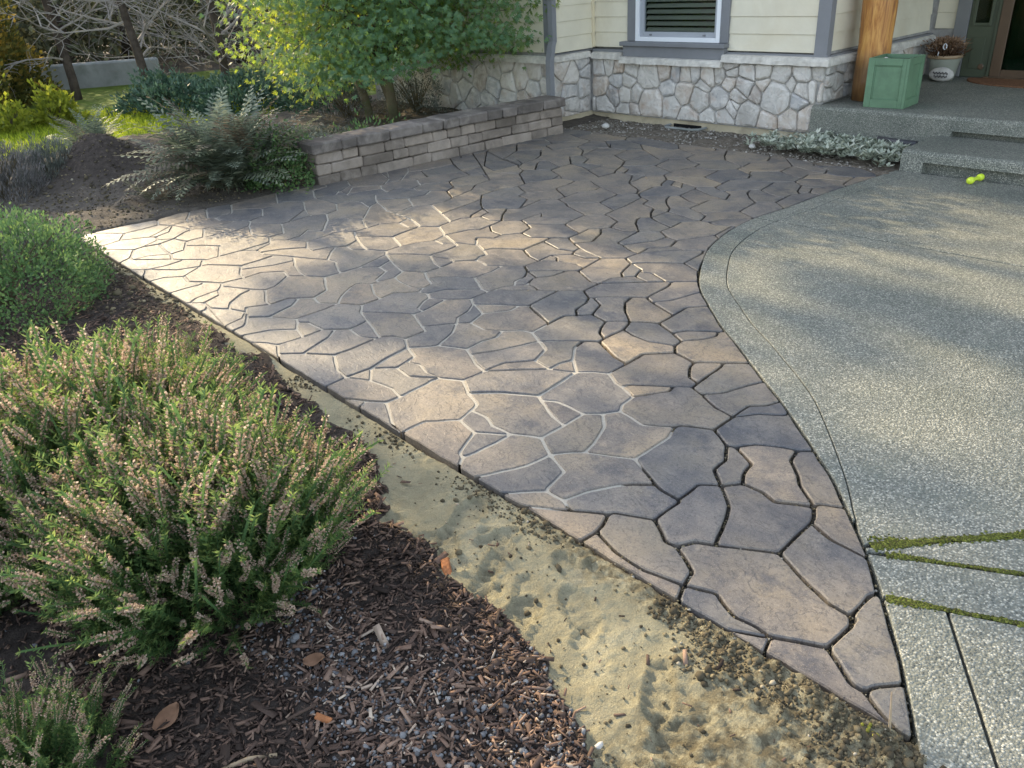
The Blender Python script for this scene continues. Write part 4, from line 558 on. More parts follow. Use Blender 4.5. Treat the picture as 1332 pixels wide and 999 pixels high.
for i, q in enumerate(stones):
    if area(q) < 0: q = q[::-1]
    cxs = sum(p[0] for p in q) / len(q); cys = sum(p[1] for p in q) / len(q)
    big = math.sqrt(abs(area(q)))
    gap = min(.0067, big * .045)
    o = soft_outline(inset(q, gap), .06, .0026, .007)
    ql = [(x - cxs, y - cys) for x, y in o]
    if abs(area(ql)) < .0005: continue
    if i < 298:
        mb = MB(); slab_mesh(mb, ql, -.045, 0, .0045)
        st = mb.build('flagstone', M['paver'], patio, (cxs, cys, rnd.uniform(-.002, .002)))
        st.rotation_euler = (rnd.uniform(-.004, .004), rnd.uniform(-.004, .004), 0)
    else:
        slab_mesh(rest, o, -.045, -.001, .004)
JP = []
for q in stones:
    for a, b in zip(q, q[1:] + q[:1]):
        if inpoly(np.array([(a[0] + b[0]) / 2]), np.array([(a[1] + b[1]) / 2]), DARK)[0] and a[1] < 4.2:
            for _ in range(int(math.hypot(b[0] - a[0], b[1] - a[1]) * 150)):
                t = rnd.random(); JP.append((a[0] + (b[0] - a[0]) * t + rnd.gauss(0, .003), a[1] + (b[1] - a[1]) * t + rnd.gauss(0, .003), rnd.uniform(-.026, -.010)))
JP = np.array(JP); V, F = lumps(JP, np.clip(rs.lognormal(math.log(.0022), .5, len(JP)), .001, .006), .8)
stuff(link('joint_grit', np_mesh('joint_grit', V, F, M['clods'], np.repeat(rs.uniform(.3, 1, len(JP)), 20)), patio))
if rest.v: stuff(rest.build('flagstone_sliver', M['paver'], patio))

# ------------------------------------------------------------------ driveway of exposed aggregate, cut into slabs by joints
def resample(q, st):
    q = [Vector(p) for p in q]; o = []
    for i in range(len(q) - 1):
        p0, p1, p2, p3 = q[max(i - 1, 0)], q[i], q[i + 1], q[min(i + 2, len(q) - 1)]
        k = max(1, int((p2 - p1).length / st))
        for t in [j / k for j in range(k)]:
            o.append(.5 * ((2 * p1) + (p2 - p0) * t + (2 * p0 - 5 * p1 + 4 * p2 - p3) * t * t + (3 * p1 - p0 - 3 * p2 + p3) * t ** 3))
    return [(p.x, p.y) for p in o] + [tuple(q[-1])]
ED = [(-2.862, 6.695)] + EDGE[:-1] + [(-.372, 1.478), (-.335, 1.42), (-.2, 1.2), (0.02, .8), (.45, .1), (1.2, -1), (3, -3), (5, -4)]
ED = resample(ED, .06)
ED = [(x + .004, y) for x, y in ED]
drive = MB(); drive.add([(p[0] + .01, p[1], -.010) for p in ED] + [(12, -4, -.010), (12, 6.69, -.010)], [tuple(range(len(ED) + 2))])
driveway = struct(drive.build('driveway', m_simple('dark joint filler', (.05, .05, .042), .95, .1, 30, .4, 120, .5, .004)))
kb = max(i for i, p in enumerate(ED) if p[1] > 2.12)
band_out = ED[:kb + 1]
band_in = []
for i, p in enumerate(band_out):
    a, b = Vector(band_out[max(i - 1, 0)]), Vector(band_out[min(i + 1, len(band_out) - 1)]); t = (b - a).normalized(); wd_ = .15 * float(sm(2.05, 2.9, p[1])) + .003; band_in.append((p[0] - t.y * wd_, p[1] + t.x * wd_))
band_in = [(min(x, 20), min(y, 6.695)) for x, y in band_in]
pieces = []
def half(q, p0, p1, side, g=.004):
    d = Vector((p1[0] - p0[0], p1[1] - p0[1])).normalized(); nx_, ny_ = -d.y * side, d.x * side
    return clip(q, nx_, ny_, nx_ * p0[0] + ny_ * p0[1] + g)
bandp = band_out + band_in[::-1]
mainp = [inset_p for inset_p in band_in] + ED[kb + 1:] + [(12, -4), (12, 6.695)]
c0, c1 = (-2.96, 4.90), (-1.33, 4.93)
pieces += [half(bandp, c0, c1, 1, .007), half(bandp, c0, c1, -1, .007)]
top = half(mainp, c0, c1, 1, .007); low = half(mainp, c0, c1, -1, .007); pieces.append(top)
m1 = ((-.78, 2.08), (-.47, 2.44)); m2 = ((-.76, 2.05), (-.41, 2.25)); m3 = ((-.64, 1.89), (-.34, 2.04)); m4 = ((-.49, 1.94), (-.22, 1.54))
pieces.append(half(low, *m1, 1, .007)); low = half(low, *m1, -1, .007)
pieces.append(half(low, *m2, 1, .006)); low = half(low, *m2, -1, .006)
pieces.append(half(low, *m3, 1, .006)); low = half(low, *m3, -1, .006)
pieces += [half(low, *m4, 1, .0022), half(low, *m4, -1, .0022)]
for q in pieces:
    if len(q) < 3 or abs(area(q)) < .003: continue
    if area(q) < 0: q = q[::-1]
    q = [p for i, p in enumerate(q) if (Vector(p) - Vector(q[i - 1])).length > 2e-4]
    mb = MB(); slab_mesh(mb, inset(q, .0022), -.06, 0, .003); mb.build('slab', M['agg'], driveway)
# moss grown in the three near joints
P = []
for (a, b), wdt, dens, lo_, hi_ in ((m1, .020, 4200, .0, 2.6), (m2, .011, 2000, .1, 2.2), (m3, .011, 1900, .0, 2.2)):
    d = Vector(b) - Vector(a); L_ = d.length; d.normalize(); k = int(dens * hi_)
    t = rs.uniform(lo_, hi_, k) * L_; off = rs.normal(0, wdt * .5, k) * (1 + vnoise(t, t * 0, 6) * .5)
    kp = rs.normal(0, .5, k) + vnoise(t, off * 20, 9) * .8 + vnoise(t, off * 30, 37) * .8 > -.15
    P.append(np.stack([a[0] + d.x * t - d.y * off, a[1] + d.y * t + d.x * off, np.full(k, .0005)], 1)[kp])
P = np.concatenate(P); V, F = lumps(P, rs.uniform(.002, .0055, len(P)), .55)
stuff(tag(link('moss', np_mesh('moss', V, F, M['moss'], np.repeat(rs.uniform(0, 1, len(P)), 20))), 'bright green moss filling the joints of the grey driveway', 'moss'))

# ------------------------------------------------------------------ loose material on the beds
def scatter(n, x0, x1, y0, y1, fn):
    x = rs.uniform(x0, x1, n); y = rs.uniform(y0, y1, n); z, s_, c_, d_ = bed_z(x, y); k = fn(x, y, s_, c_, d_) > rs.uniform(0, 1, n)
    return np.stack([x, y, z], 1)[k]
P = np.concatenate([scatter(34000, -2.6, -.3, .1, 1.36, lambda x, y, s_, c_, d_: np.where(s_ < .35, .8, .010)),
                    scatter(9000, -4.8, -2.4, -.1, 1.42, lambda x, y, s_, c_, d_: np.where(s_ < .4, .8, .0)),
                    scatter(7000, -7.2, -4.6, -.3, 1.45, lambda x, y, s_, c_, d_: .7 * (1 - s_)),
                    scatter(24000, -5.5, 1.0, -2.2, .15, lambda x, y, s_, c_, d_: np.where(s_ < .35, .75, .03))])
n = len(P); P[:, 2] += rs.uniform(.001, .010, n)
ln = np.clip(rs.lognormal(math.log(.0155), .58, n), .006, .075)
V, F = sticks(P, ln, ln * rs.uniform(.14, .38, n), rs.uniform(.0015, .005, n), .30)
r = np.clip(rs.beta(1.6, 2.4, n) + .12 * vnoise(P[:, 0], P[:, 1], 3), 0, 1)
stuff(tag(link('bark_mulch', np_mesh('bark_mulch', V, F, M['chip'], np.repeat(r, 6))), 'dark brown bark chips spread over the planting bed', 'bark mulch'))
P = np.concatenate([scatter(9000, -1.9, -.35, .15, 1.05, lambda x, y, s_, c_, d_: (s_ < .3) * np.clip(.25 + .55 * vnoise(x, y, 3.1), 0, .8)),
                    scatter(900, -4, -1.8, .0, 1.3, lambda x, y, s_, c_, d_: (s_ < .3) * .35)])
n = len(P); P[:, 2] += .004; V, F = lumps(P, np.clip(rs.lognormal(math.log(.0042), .4, n), .002, .013), .75)
stuff(tag(link('gravel', np_mesh('gravel', V, F, M['gravel'], np.repeat(rs.beta(1.5, 2, n), 20))), 'grey gravel mixed into the bark in front of the sand', 'gravel'))
P = np.concatenate([scatter(15000, -1.1, -.3, .7, 1.47, lambda x, y, s_, c_, d_: c_ * np.clip(.45 + .7 * vnoise(x, y, 4.3), 0, 1)),
                    scatter(2600, -3.3, -.4, 1.36, 1.472, lambda x, y, s_, c_, d_: np.clip(.35 + .6 * vnoise(x, y, 3.7), 0, 1) * sm(1.35, 1.45, y)),
                    scatter(500, -2.2, -.7, 1.0, 1.45, lambda x, y, s_, c_, d_: np.clip(.1 + .5 * vnoise(x + 9, y, 4), 0, .6)),
                    scatter(5200, -9.5, -6.8, .9, 3.2, lambda x, y, s_, c_, d_: .8 + 0 * x),
                    scatter(2500, -6.8, -4.3, 1.1, 1.47, lambda x, y, s_, c_, d_: .6 + 0 * x)])
n = len(P); P[:, 2] += .002; sz = np.clip(rs.lognormal(math.log(.0034), .55, n), .0013, .016) * np.where(P[:, 0] < -4, 1.7, 1)
V, F = lumps(P, sz, .8)
stuff(tag(link('earth_clods', np_mesh('earth_clods', V, F, M['clods'], np.repeat(rs.beta(1.6, 2.2, n), 20))), 'crumbly brown earth clods along the cut edge of the paving', 'earth'))
# ------------------------------------------------------------------ house
UC, UI, VF, VW, VB = -3.95, -6.88, 7.42, 6.76, 9.62          # right corner, inner corner, front plane, left wing plane, door wall plane
house = thing('house', 'cream sided house with stone skirting, grey trim and a front window', 'house', (-5.4, 7.42, 0))
HL = Vector(house.location)
def hbox(name, lo, hi, mat, parent=None, cham=0.0):
    m = MB(); m.box(lo, hi, None, cham); return m.build(name, mat, parent or house) if (parent or house) is house else m.build(name, mat, parent, -HL)
def wallm(lo, hi, name='wall'):
    return hbox(name, lo, hi, M['dark'])
# wall cores, a little behind every cladding
m = MB()
m.box((UI - .02, VF + .12, -.1), (UC - .05, VB + .3, 4.4)); m.box((-10.6, VW + .05, -.1), (UI - .05, VB + .3, 4.4)); m.box((UC - .05, VB + .06, .2), (0.6, VB + .3, 4.4))
m.build('wall_core', M['mortar'], house)
def board_run(p0, p1, nrm, z0, z1, step=.157, skip=None):
    d = Vector((p1[0] - p0[0], p1[1] - p0[1], 0)); L_ = d.length; d.normalize(); nv = Vector((nrm[0], nrm[1], 0))
    z = z0
    while z < z1:
        zt = min(z + step, z1)
        a, b = Vector((p0[0], p0[1], z)), Vector((p1[0], p1[1], z))
        t0, t1 = .016, .006
        vs = []
        for q in (a, b):
            for off, zz in ((t0, 0), (t1, zt - z - .002), (-.004, zt - z - .002), (-.004, 0)):
                vs.append(tuple(q + nv * off + Vector((0, 0, zz))))
        fs = [(0, 1, 5, 4), (1, 2, 6, 5), (2, 3, 7, 6), (3, 0, 4, 7), (0, 3, 2, 1), (4, 5, 6, 7)]
        m = MB(); m.add(vs, fs); m.build('siding_board', M['siding'], house)
        z += step
ZB = .775
VS_ = VF + .045
board_run((UI + .03, VS_), (-6.34, VS_), (0, -1), ZB, 4.35)
board_run((-5.05, VS_), (-4.09, VS_), (0, -1), ZB, 4.35)
board_run((-6.34, VS_), (-5.05, VS_), (0, -1), 2.16, 4.35)
board_run((UI + .0, 6.80), (UI + .0, VS_ - .03), (1, 0), ZB - .01, 4.35)
board_run((-10.5, VW + .045), (-6.99, VW + .045), (0, -1), ZB - .005, 4.35)
board_run((UC - .045, 7.52), (UC - .045, 8.05), (1, 0), ZB + .01, 2.9)
board_run((UC - .045, 8.12), (UC - .045, VB - .02), (1, 0), ZB + .01, 2.9)
board_run((UC - .0, VB + .055), (-3.74, VB + .055), (0, -1), .80, 2.9)
hbox('corner_trim', (-4.09, VF + .005, ZB - .02), (UC - .012, VF + .05, 4.35), M['trim'], cham=.003)
hbox('corner_trim', (UC - .045, VF + .0515, ZB - .018), (UC - .014, 7.515, 2.9), M['trim'], cham=.003)
hbox('corner_trim', (-6.99, VW + .005, ZB - .02), (UI + .02, VW + .047, 4.35), M['trim'], cham=.003)
hbox('corner_trim', (UI + .004, VF + .0, ZB - .005), (UI + .034, VF + .032, 4.35), M['cream'], cham=.002)
hbox('corner_trim', (UC - .046, 8.052, .80), (UC + .01, 8.118, 2.9), M['cream'], cham=.003)
hbox('flashing', (-4.13, VF + .0, .742), (UC + .002, VF + .05, .762), M['trim'])
hbox('flashing', (-5.03, VF + .004, .7425), (-4.132, VF + .048, .762), M['trim'])
hbox('flashing', (UI + .02, VF + .004, .7225), (-6.37, VF + .048, .752), M['trim'])
hbox('flashing', (UI - .02, 6.80, .7425), (UI + .012, VF + .0, .752), M['trim'])
hbox('flashing', (UC - .045, VF + .052, .742), (UC + .012, VB - .01, .758), M['trim'])
# window with its sill, sashes and blind
wx0, wx1, wz0, wz1 = -6.225, -5.13, .845, 2.05
win = MB(); win.box((wx0 - .01, VF + .105, wz0 - .01), (wx1 + .01, VF + .115, wz1 + .01)); win = win.build('window', M['dark'], house)
def wchild(name, lo, hi, mat, cham=.002):
    m = MB(); m.box(lo, hi, None, cham); return m.build(name, mat, win, (0, 0, 0))
for (lo, hi) in (((wx0, VF + .0, wz0), (wx0 + .045, VF + .084, wz1)), ((wx1 - .045, VF + .0, wz0), (wx1, VF + .084, wz1)), ((wx0 + .0455, VF + .001, wz0), (wx1 - .0455, VF + .084, wz0 + .045)), ((wx0 + .0455, VF + .001, wz1 - .045), (wx1 - .0455, VF + .084, wz1))):
    wchild('frame', lo, hi, M['white'])
for (lo, hi) in (((wx0 + .046, VF + .024, wz0 + .046), (wx0 + .098, VF + .07, wz1 - .046)), ((wx1 - .080, VF + .024, wz0 + .046), (wx1 - .046, VF + .07, wz1 - .046)), ((wx0 + .0985, VF + .025, wz0 + .046), (wx1 - .0805, VF + .07, wz0 + .094)), ((wx0 + .0985, VF + .025, wz1 - .09), (wx1 - .0805, VF + .07, wz1 - .046))):
    wchild('sash', lo, hi, M['sash'])
for lx_ in (wx0 + .20, wx1 - .20): wchild('sash_latch', (lx_ - .016, VF + .012, wz0 + .058), (lx_ + .016, VF + .0245, wz0 + .074), M['trim'])
m = MB(); m.box((wx0 + .096, VF + .047, wz0 + .09), (wx1 - .078, VF + .051, wz1 - .088)); m.build('pane', M['glass'], win, (0, 0, 0))
z = wz0 + .115
while z < wz1 - .1:
    mm = Matrix.Translation((0, VF + .0715, z)) @ Matrix.Rotation(R(48), 4, 'X')
    m = MB(); m.box((wx0 + .105, -.024, -.0015), (wx1 - .085, .024, .0015), mm); m.build('blind_slat', M['blind'], win, (0, 0, 0)); z += .058
# offset children of the window: its vertices are in world axes like everything on the house
hbox('window_trim', (-6.345, VF + .008, .845), (-6.228, VF + .06, 2.16), M['trim'], cham=.003)
hbox('window_trim', (-5.127, VF + .008, .845), (-5.035, VF + .06, 2.16), M['trim'], cham=.003)
hbox('window_trim', (-6.227, VF + .009, 2.052), (-5.128, VF + .06, 2.16), M['trim'], cham=.003)
hbox('window_sill', (-6.40, VF - .065, .800), (-5.03, VF + .06, .842), M['trim'], cham=.004)
hbox('window_apron', (-6.375, VF - .032, .690), (-5.045, VF + .06, .7985), M['trim'], cham=.003)
# stone veneer: every face stone is a piece of its own, laid in mortar
def veneer(seeds, bounds, to3, jit=.004, cut=None, wt=None, dep=(.026, .044), parent=None):
    for q in voronoi(seeds, bounds, wt):
        if cut: q = cut(q)
        if len(q) < 3: continue
        if area(q) < 0: q = q[::-1]
        o = soft_outline(inset(q, .0028), .055, jit, .016)
        if len(o) < 5 or abs(area(o)) < .0012 or area(o) < 0: continue
        cx_, cy_ = sum(p[0] for p in o) / len(o), sum(p[1] for p in o) / len(o)
        d = rnd.uniform(*dep); n = len(o)
        a1 = [(cx_ + (x - cx_) * .93, cy_ + (y - cy_) * .93) for x, y in o]; a2 = [(cx_ + (x - cx_) * .72, cy_ + (y - cy_) * .72) for x, y in o]
        tx, ty = rnd.uniform(-.07, .07), rnd.uniform(-.07, .07)
        P3 = [to3(x, y, 0) for x, y in o] + [to3(x, y, d * .72 + rnd.uniform(-.003, .003)) for x, y in a1] + [to3(x, y, d + (x - cx_) * tx + (y - cy_) * ty + rnd.uniform(-.004, .004)) for x, y in a2]
        P3.append(to3(cx_, cy_, d + rnd.uniform(-.003, .007)))
        org = Vector(to3(cx_, cy_, 0)); vs = [tuple(Vector(p) - org) for p in P3]
        fs = []
        for r_ in (0, 1):
            for k in range(n): fs.append((r_ * n + k, r_ * n + (k + 1) % n, (r_ + 1) * n + (k + 1) % n, (r_ + 1) * n + k))
        for k in range(n): fs.append((2 * n + k, 2 * n + (k + 1) % n, 3 * n))
        m = MB(); m.add(vs, fs); m.build('stone', M['veneer'], parent, tuple(org))
def backing(name, lo, hi):
    m = MB(); m.box(lo, hi); return m.build(name, M['mortar'], house)
bz = .67
front = backing('stone_skirt', (UI - .05, VF + .002, .055), (UC - .01, VF + .05, .70))
sk = [tuple(float(q) / 1000 for q in s.split(',')) for s in VS.split()]; skw = [.55 * (p[2] / 2) ** 2 for p in sk]; sk = [p[:2] for p in sk]
def cutfront(q):
    # stones right of the porch slab stop at its top; the rest run down to the foundation
    base = [(-6.9, .035), (-6.0, .045), (-5.2, .030), (-4.6, .012), (-3.9, .005)]
    q = clip(q, 0, 1, .060)
    cxm = sum(p[0] for p in q) / max(len(q), 1)
    if cxm > -4.03 and q: q = clip(q, 0, 1, .345)
    elif q: q = clip(q, -1, 0, 4.015)
    return q
veneer(sk, [(UI + .03, 0), (UC + .0, 0), (UC + .0, bz), (UI + .03, bz)], lambda x, y, d: (x, VF + .004 - d, y), cut=cutfront, wt=skw, parent=front)
def rseeds(x0, x1, y0, y1, n):
    o = []
    for _ in range(6000):
        p = (rnd.uniform(x0, x1), rnd.uniform(y0, y1))
        if all((p[0] - q[0]) ** 2 + ((p[1] - q[1]) * 1.2) ** 2 > (.85 * math.sqrt((x1 - x0) * (y1 - y0) / n)) ** 2 for q in o): o.append(p)
        if len(o) >= n: break
    return o
ret = backing('stone_skirt', (UI - .04, 6.80, .055), (UI - .004, VF - .0, .70))
veneer(rseeds(6.78, 7.38, .03, .68, 11), [(6.77, .062), (7.385, .062), (7.385, .68), (6.77, .68)], lambda y, z, d: (UI - .006 + d, y, z), parent=ret)
lw = backing('stone_skirt', (-10.5, VW + .004, -.05), (UI - .05, VW + .04, .70))
veneer(rseeds(-10.4, UI, -.05, .68, 52), [(-10.4, -.05), (UI + .03, -.05), (UI + .03, .68), (-10.4, .68)], lambda x, y, d: (x, VW + .006 - d, y), parent=lw)
sw = backing('stone_skirt', (UC - .05, VF + .052, .335), (UC - .014, VB - .0, .70))
veneer(rseeds(7.44, 9.58, .35, .68, 26), [(7.43, .345), (9.60, .345), (9.60, .68), (7.43, .68)], lambda y, z, d: (UC - .016 + d * .9, y, z), parent=sw)
def capstone(lo, hi):
    L_ = hi[0] - lo[0]; Ly = hi[1] - lo[1]
    m = MB(); n = max(2, int(max(L_, Ly) / .07)); al = 0 if L_ > Ly else 1
    prev = None
    for k in range(n + 1):
        t = k / n; j = lambda s_: rnd.uniform(-s_, s_)
        if al == 0: ring = [(lo[0] + L_ * t, lo[1] + j(.006), lo[2] + j(.004)), (lo[0] + L_ * t, lo[1] + .004 + j(.006), (lo[2] + hi[2]) / 2 + j(.004)), (lo[0] + L_ * t, lo[1] + .012 + j(.004), hi[2] - .008 + j(.003)), (lo[0] + L_ * t, lo[1] + .035, hi[2]), (lo[0] + L_ * t, hi[1], hi[2] + .006), (lo[0] + L_ * t, hi[1], lo[2])]
        else: ring = [(hi[0] + j(.006), hi[1] - Ly * t, lo[2] + j(.004)), (hi[0] - .004 + j(.006), hi[1] - Ly * t, (lo[2] + hi[2]) / 2 + j(.004)), (hi[0] - .012 + j(.004), hi[1] - Ly * t, hi[2] - .008 + j(.003)), (hi[0] - .035, hi[1] - Ly * t, hi[2]), (lo[0], hi[1] - Ly * t, hi[2] + .006), (lo[0], hi[1] - Ly * t, lo[2])]
        b = len(m.v); m.v += ring
        if prev is not None:
            for i in range(6): m.f.append((prev + i, prev + (i + 1) % 6, b + (i + 1) % 6, b + i)); m.mi.append(0)
        else: m.f.append(tuple(range(6))[::-1]); m.mi.append(0)
        prev = b
    m.f.append(tuple(prev + i for i in range(6))); m.mi.append(0)
    m.build('cap_stone', M['cap'], house)
capstone((UI + .05, VF - .068, .655), (-6.395, VF + .045, .722))
capstone((-6.39, VF - .088, .622), (-5.045, VF + .045, .688))
capstone((-5.055, VF - .072, .672), (UC + .055, VF + .045, .742))
capstone((UI - .03, 6.745, .672), (UI + .062, VF - .07, .738))
capstone((-8.7, VW - .065, .665), (UI + .06, VW - .017, .735)); capstone((-10.5, VW - .065, .665), (-8.705, VW + .04, .735))
capstone((UC - .03, VF + .047, .672), (UC + .060, 8.06, .742)); capstone((UC - .03, 8.065, .672), (UC + .055, VB - .015, .742))
hbox('foundation', (UI - .0, VF + .012, -.12), (UC - .05, VF + .06, .066), M['found'])
hbox('foundation', (UI - .05, 6.80, -.12), (UI + .006, VF + .01, .066), M['found'])
# foundation vent and its grey well rim in the soil strip
m = MB(); m.box((-5.66, VF - .002, -.03), (-5.30, VF + .011, .018)); m.build('vent', M['dark'], house)
m = MB(); m.tube([(-5.70, VF - .0, .004), (-5.69, VF - .11, .004), (-5.64, VF - .16, .004), (-5.30, VF - .17, .006), (-5.24, VF - .12, .006), (-5.23, VF - .0, .006)], .013, 6); m.build('vent_well', M['concw'], house)
# downspout with its offset bend
m = MB()
def rect_pipe(m, path, a, b):
    prev = None
    for (x, y, z) in path:
        r_ = [(x - a, y - b, z), (x + a, y - b, z), (x + a, y + b, z), (x - a, y + b, z)]; k = len(m.v); m.v += r_
        if prev is not None:
            for i in range(4): m.f.append((prev + i, prev + (i + 1) % 4, k + (i + 1) % 4, k + i)); m.mi.append(0)
        prev = k
rect_pipe(m, [(-6.80, 6.715, 4.35), (-6.80, 6.715, .90), (-6.785, 6.68, .85), (-6.755, 6.62, .72), (-6.75, 6.61, .66), (-6.75, 6.61, -.03)], .036, .03)
m.build('downspout', M['trim'], house)
for zc in (1.55,): hbox('downspout_strap', (-6.842, 6.682, zc), (-6.758, 6.752, zc + .03), M['trim'])
# eaves, porch roof and roof slopes: above the picture but they shade the walls
m = MB(); m.box((-10.9, 6.38, 4.4), (UC + .4, 6.75, 4.5)); m.box((-10.9, 6.751, 4.401), (UC + .4, 10.2, 4.5)); m.box((UC + .02, 7.15, 2.95), (.9, 10.2, 3.05)); m.build('soffit', M['roof'], house)
m = MB(); m.add([(-11, 6.3, 4.5), (1, 6.3, 4.5), (1, 12.0, 6.6), (-11, 12.0, 6.6), (-11, 6.3, 4.55), (1, 6.3, 4.55), (1, 12, 6.7), (-11, 12, 6.7)], [(0, 3, 2, 1), (4, 5, 6, 7), (0, 1, 5, 4), (1, 2, 6, 5), (2, 3, 7, 6), (3, 0, 4, 7)]); m.build('roof', M['shingle'], house)
# log post of the porch
m = MB(); pc = (-3.735, 7.86); prof = []
for k in range(15):
    z = .335 + 2.56 * k / 14; prof.append((.150 + .006 * math.sin(k * 1.7) - .008 * k / 14, z))
m.lathe(prof, (pc[0], pc[1], 0), 28)
m.v = [(x + .008 * math.sin(z * 2.1) + .004 * math.sin(9 * math.atan2(y - pc[1], x - pc[0]) + z), y + .006 * math.cos(z * 1.7), z) for x, y, z in m.v]
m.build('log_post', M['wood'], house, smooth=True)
# door wall: cream return, grey jamb, olive sidelight, bronze storm door over a teal door
hbox('door_jamb', (-3.735, VB - .01, .334), (-3.60, VB + .058, 2.6), M['greyj'], cham=.004)
side = hbox('sidelight', (-3.598, VB + .004, .334), (-3.335, VB + .058, 2.5), M['olive'], cham=.004)
m = MB(); m.box((-3.535, VB - .002, .86), (-3.40, VB + .0035, 2.4)); m.build('pane', M['dglass'], side, (0, 0, 0))
m = MB()
for lo, hi in (((-3.565, VB - .012, .83), (-3.536, VB + .0035, 2.43)), ((-3.399, VB - .012, .83), (-3.370, VB + .0035, 2.43)), ((-3.5355, VB - .011, .83), (-3.3995, VB + .0035, .859))): m.box(lo, hi, None, .003)
m.build('pane_moulding', M['olive'], side, (0, 0, 0))
m = MB(); m.box((-3.53, VB - .004, .42), (-3.405, VB + .0035, .72), None, .003); m.build('lower_panel', M['olive'], side, (0, 0, 0))
m = MB(); m.lathe([(0.022, -.003), (.03, 0), (.022, .003)], (0, 0, 0), 14); o = m.build('bell_plate', M['bronze'], side, (-3.40, VB - .008, .44) , rot=(R(90), 0, 0))
m = MB(); m.box((-3.333, VB - .02, .334), (-3.30, VB + .058, 2.5), None, .003); m.build('door_jamb', M['olive'], house)
door = MB(); door.box((-3.235, VB + .03, .36), (-2.26, VB + .057, 2.42)); door = door.build('door', M['teal'], house)
for (x0, x1, z0_, z1_) in ((-3.12, -2.82, .46, .92), (-2.68, -2.38, .46, .92), (-3.12, -2.82, 1.05, 2.2), (-2.68, -2.38, 1.05, 2.2)):
    m = MB(); m.box((x0, VB + .018, z0_), (x1, VB + .0295, z1_), None, .008); m.build('door_panel', M['teal'], door, (0, 0, 0))
sd_ = MB()
for lo, hi in (((-3.296, VB - .035, .345), (-3.195, VB + .0, 2.46)), ((-2.30, VB - .035, .345), (-2.20, VB + .0, 2.46)), ((-3.1945, VB - .034, .345), (-2.3005, VB + .0, .42)), ((-3.1945, VB - .034, 2.36), (-2.3005, VB + .0, 2.46))): sd_.box(lo, hi, None, .004)
sd_ = sd_.build('storm_door', M['bronze'], house)
m = MB(); m.box((-3.197, VB - .022, .415), (-2.298, VB - .018, 2.365)); m.build('pane', M['dglass'], sd_, (0, 0, 0))
m = MB(); m.box((-3.34, VB - .10, .331), (-2.15, VB + .055, .352), None, .004); m.build('threshold', M['bronze'], house)
hbox('wall', (-2.14, VB + .0, .33), (.5, VB + .058, 2.9), M['siding'])

# ------------------------------------------------------------------ porch slab and step
porch = MB()
def round_slab(x0, x1, y0, y1, zt, zb, gx0, gz0, gz1, deep):
    """concrete slab, rounded nosing on the front, recessed toe slot right of gx0; side profile swept along X"""
    mb = MB(); pr = []
    r = .035
    nose = [(y0 + r - r * math.sin(a), zt - r + r * math.cos(a)) for a in [math.pi / 2 * k / 4 for k in range(5)]]
    def prof(slot):
        p = [(y1, zt)] + nose
        if slot: p += [(y0, gz1), (y0 + deep, gz1 - .006), (y0 + deep, gz0), (y0 + deep, zb)]
        else: p += [(y0, gz1), (y0 + .0005, gz1 - .001), (y0 + .0006, gz0), (y0 + .001, zb)]
        return p
    xs = [(x0, 0), (gx0, 0), (gx0 + .02, 1), (x1, 1)]
    n = len(prof(0)); vs = []
    for x, s_ in xs: vs += [(x, y, z) for y, z in prof(s_)]
    fs = []
    for i in range(len(xs) - 1):
        for k in range(n - 1): fs.append((i * n + k, i * n + k + 1, (i + 1) * n + k + 1, (i + 1) * n + k))
    vs += [(x0, y1, zb)]; fs.append(tuple(range(n))[::-1] + (len(vs) - 1,))
    mb.add(vs, fs); return mb
def rough(mb): return mb
o = round_slab(-4.005, 1.6, 7.335, VB + .055, .332, -.12, -2.72, .11, .215, .10).build('porch', M['agg'])
tag(o, 'raised porch slab of grey aggregate concrete with a rounded front edge', 'porch')
o = round_slab(-2.835, 1.6, 6.705, 7.36, .168, -.05, -2.66, -.05, .082, .075).build('doorstep', M['agg'])
tag(o, 'lower concrete step in front of the porch', 'step')
m = MB(); m.tube([(-3.30, 7.27, .105), (-3.12, 7.25, .10), (-2.95, 7.24, .10)], .028, 10)
tag(m.build('drain_pipe', M['rust'], smooth=True), 'short dark drain pipe lying beside the step against the porch', 'pipe')

# ------------------------------------------------------------------ soil strip along the house
gx = np.arange(-6.86, -2.83, .03); gy = np.arange(6.40, 7.45, .025); X, Y = np.meshgrid(gx, gy)
Z = -.006 + vnoise(X, Y, 9) * .008 + vnoise(X, Y, 26) * .006 - .012 * sm(6.9, 7.35, Y); inn = inpoly(X, Y, PATIO) | ((Y < 6.52) & (X > -2.95)); Z = np.where(inn, -.07, Z)
idx = np.arange(X.size).reshape(X.shape); q = np.stack([idx[:-1, :-1], idx[:-1, 1:], idx[1:, 1:], idx[1:, :-1]], -1).reshape(-1, 4)
a = Mat('dusty soil with fine gravel', .95, .1)
c = a.ramp(a.noise(a.pos, 26, 6, .7), [(.3, (.085, .07, .052)), (.55, (.175, .15, .12)), (.8, (.33, .30, .25))])
strip = struct(link('foundation_soil', np_mesh('foundation_soil', np.stack([X, Y, Z], -1), q, a.end(c, a.bump(a.noise(a.pos, 70, 5, .7), .9, .012)), smooth=True)))
n = 3600; P = np.stack([rs.uniform(-6.8, -3.0, n), rs.uniform(6.6, 7.38, n), np.full(n, -.008)], 1); P = P[~inpoly(P[:, 0], P[:, 1], PATIO)]
V, F = lumps(P, rs.uniform(.004, .014, len(P)), .7)
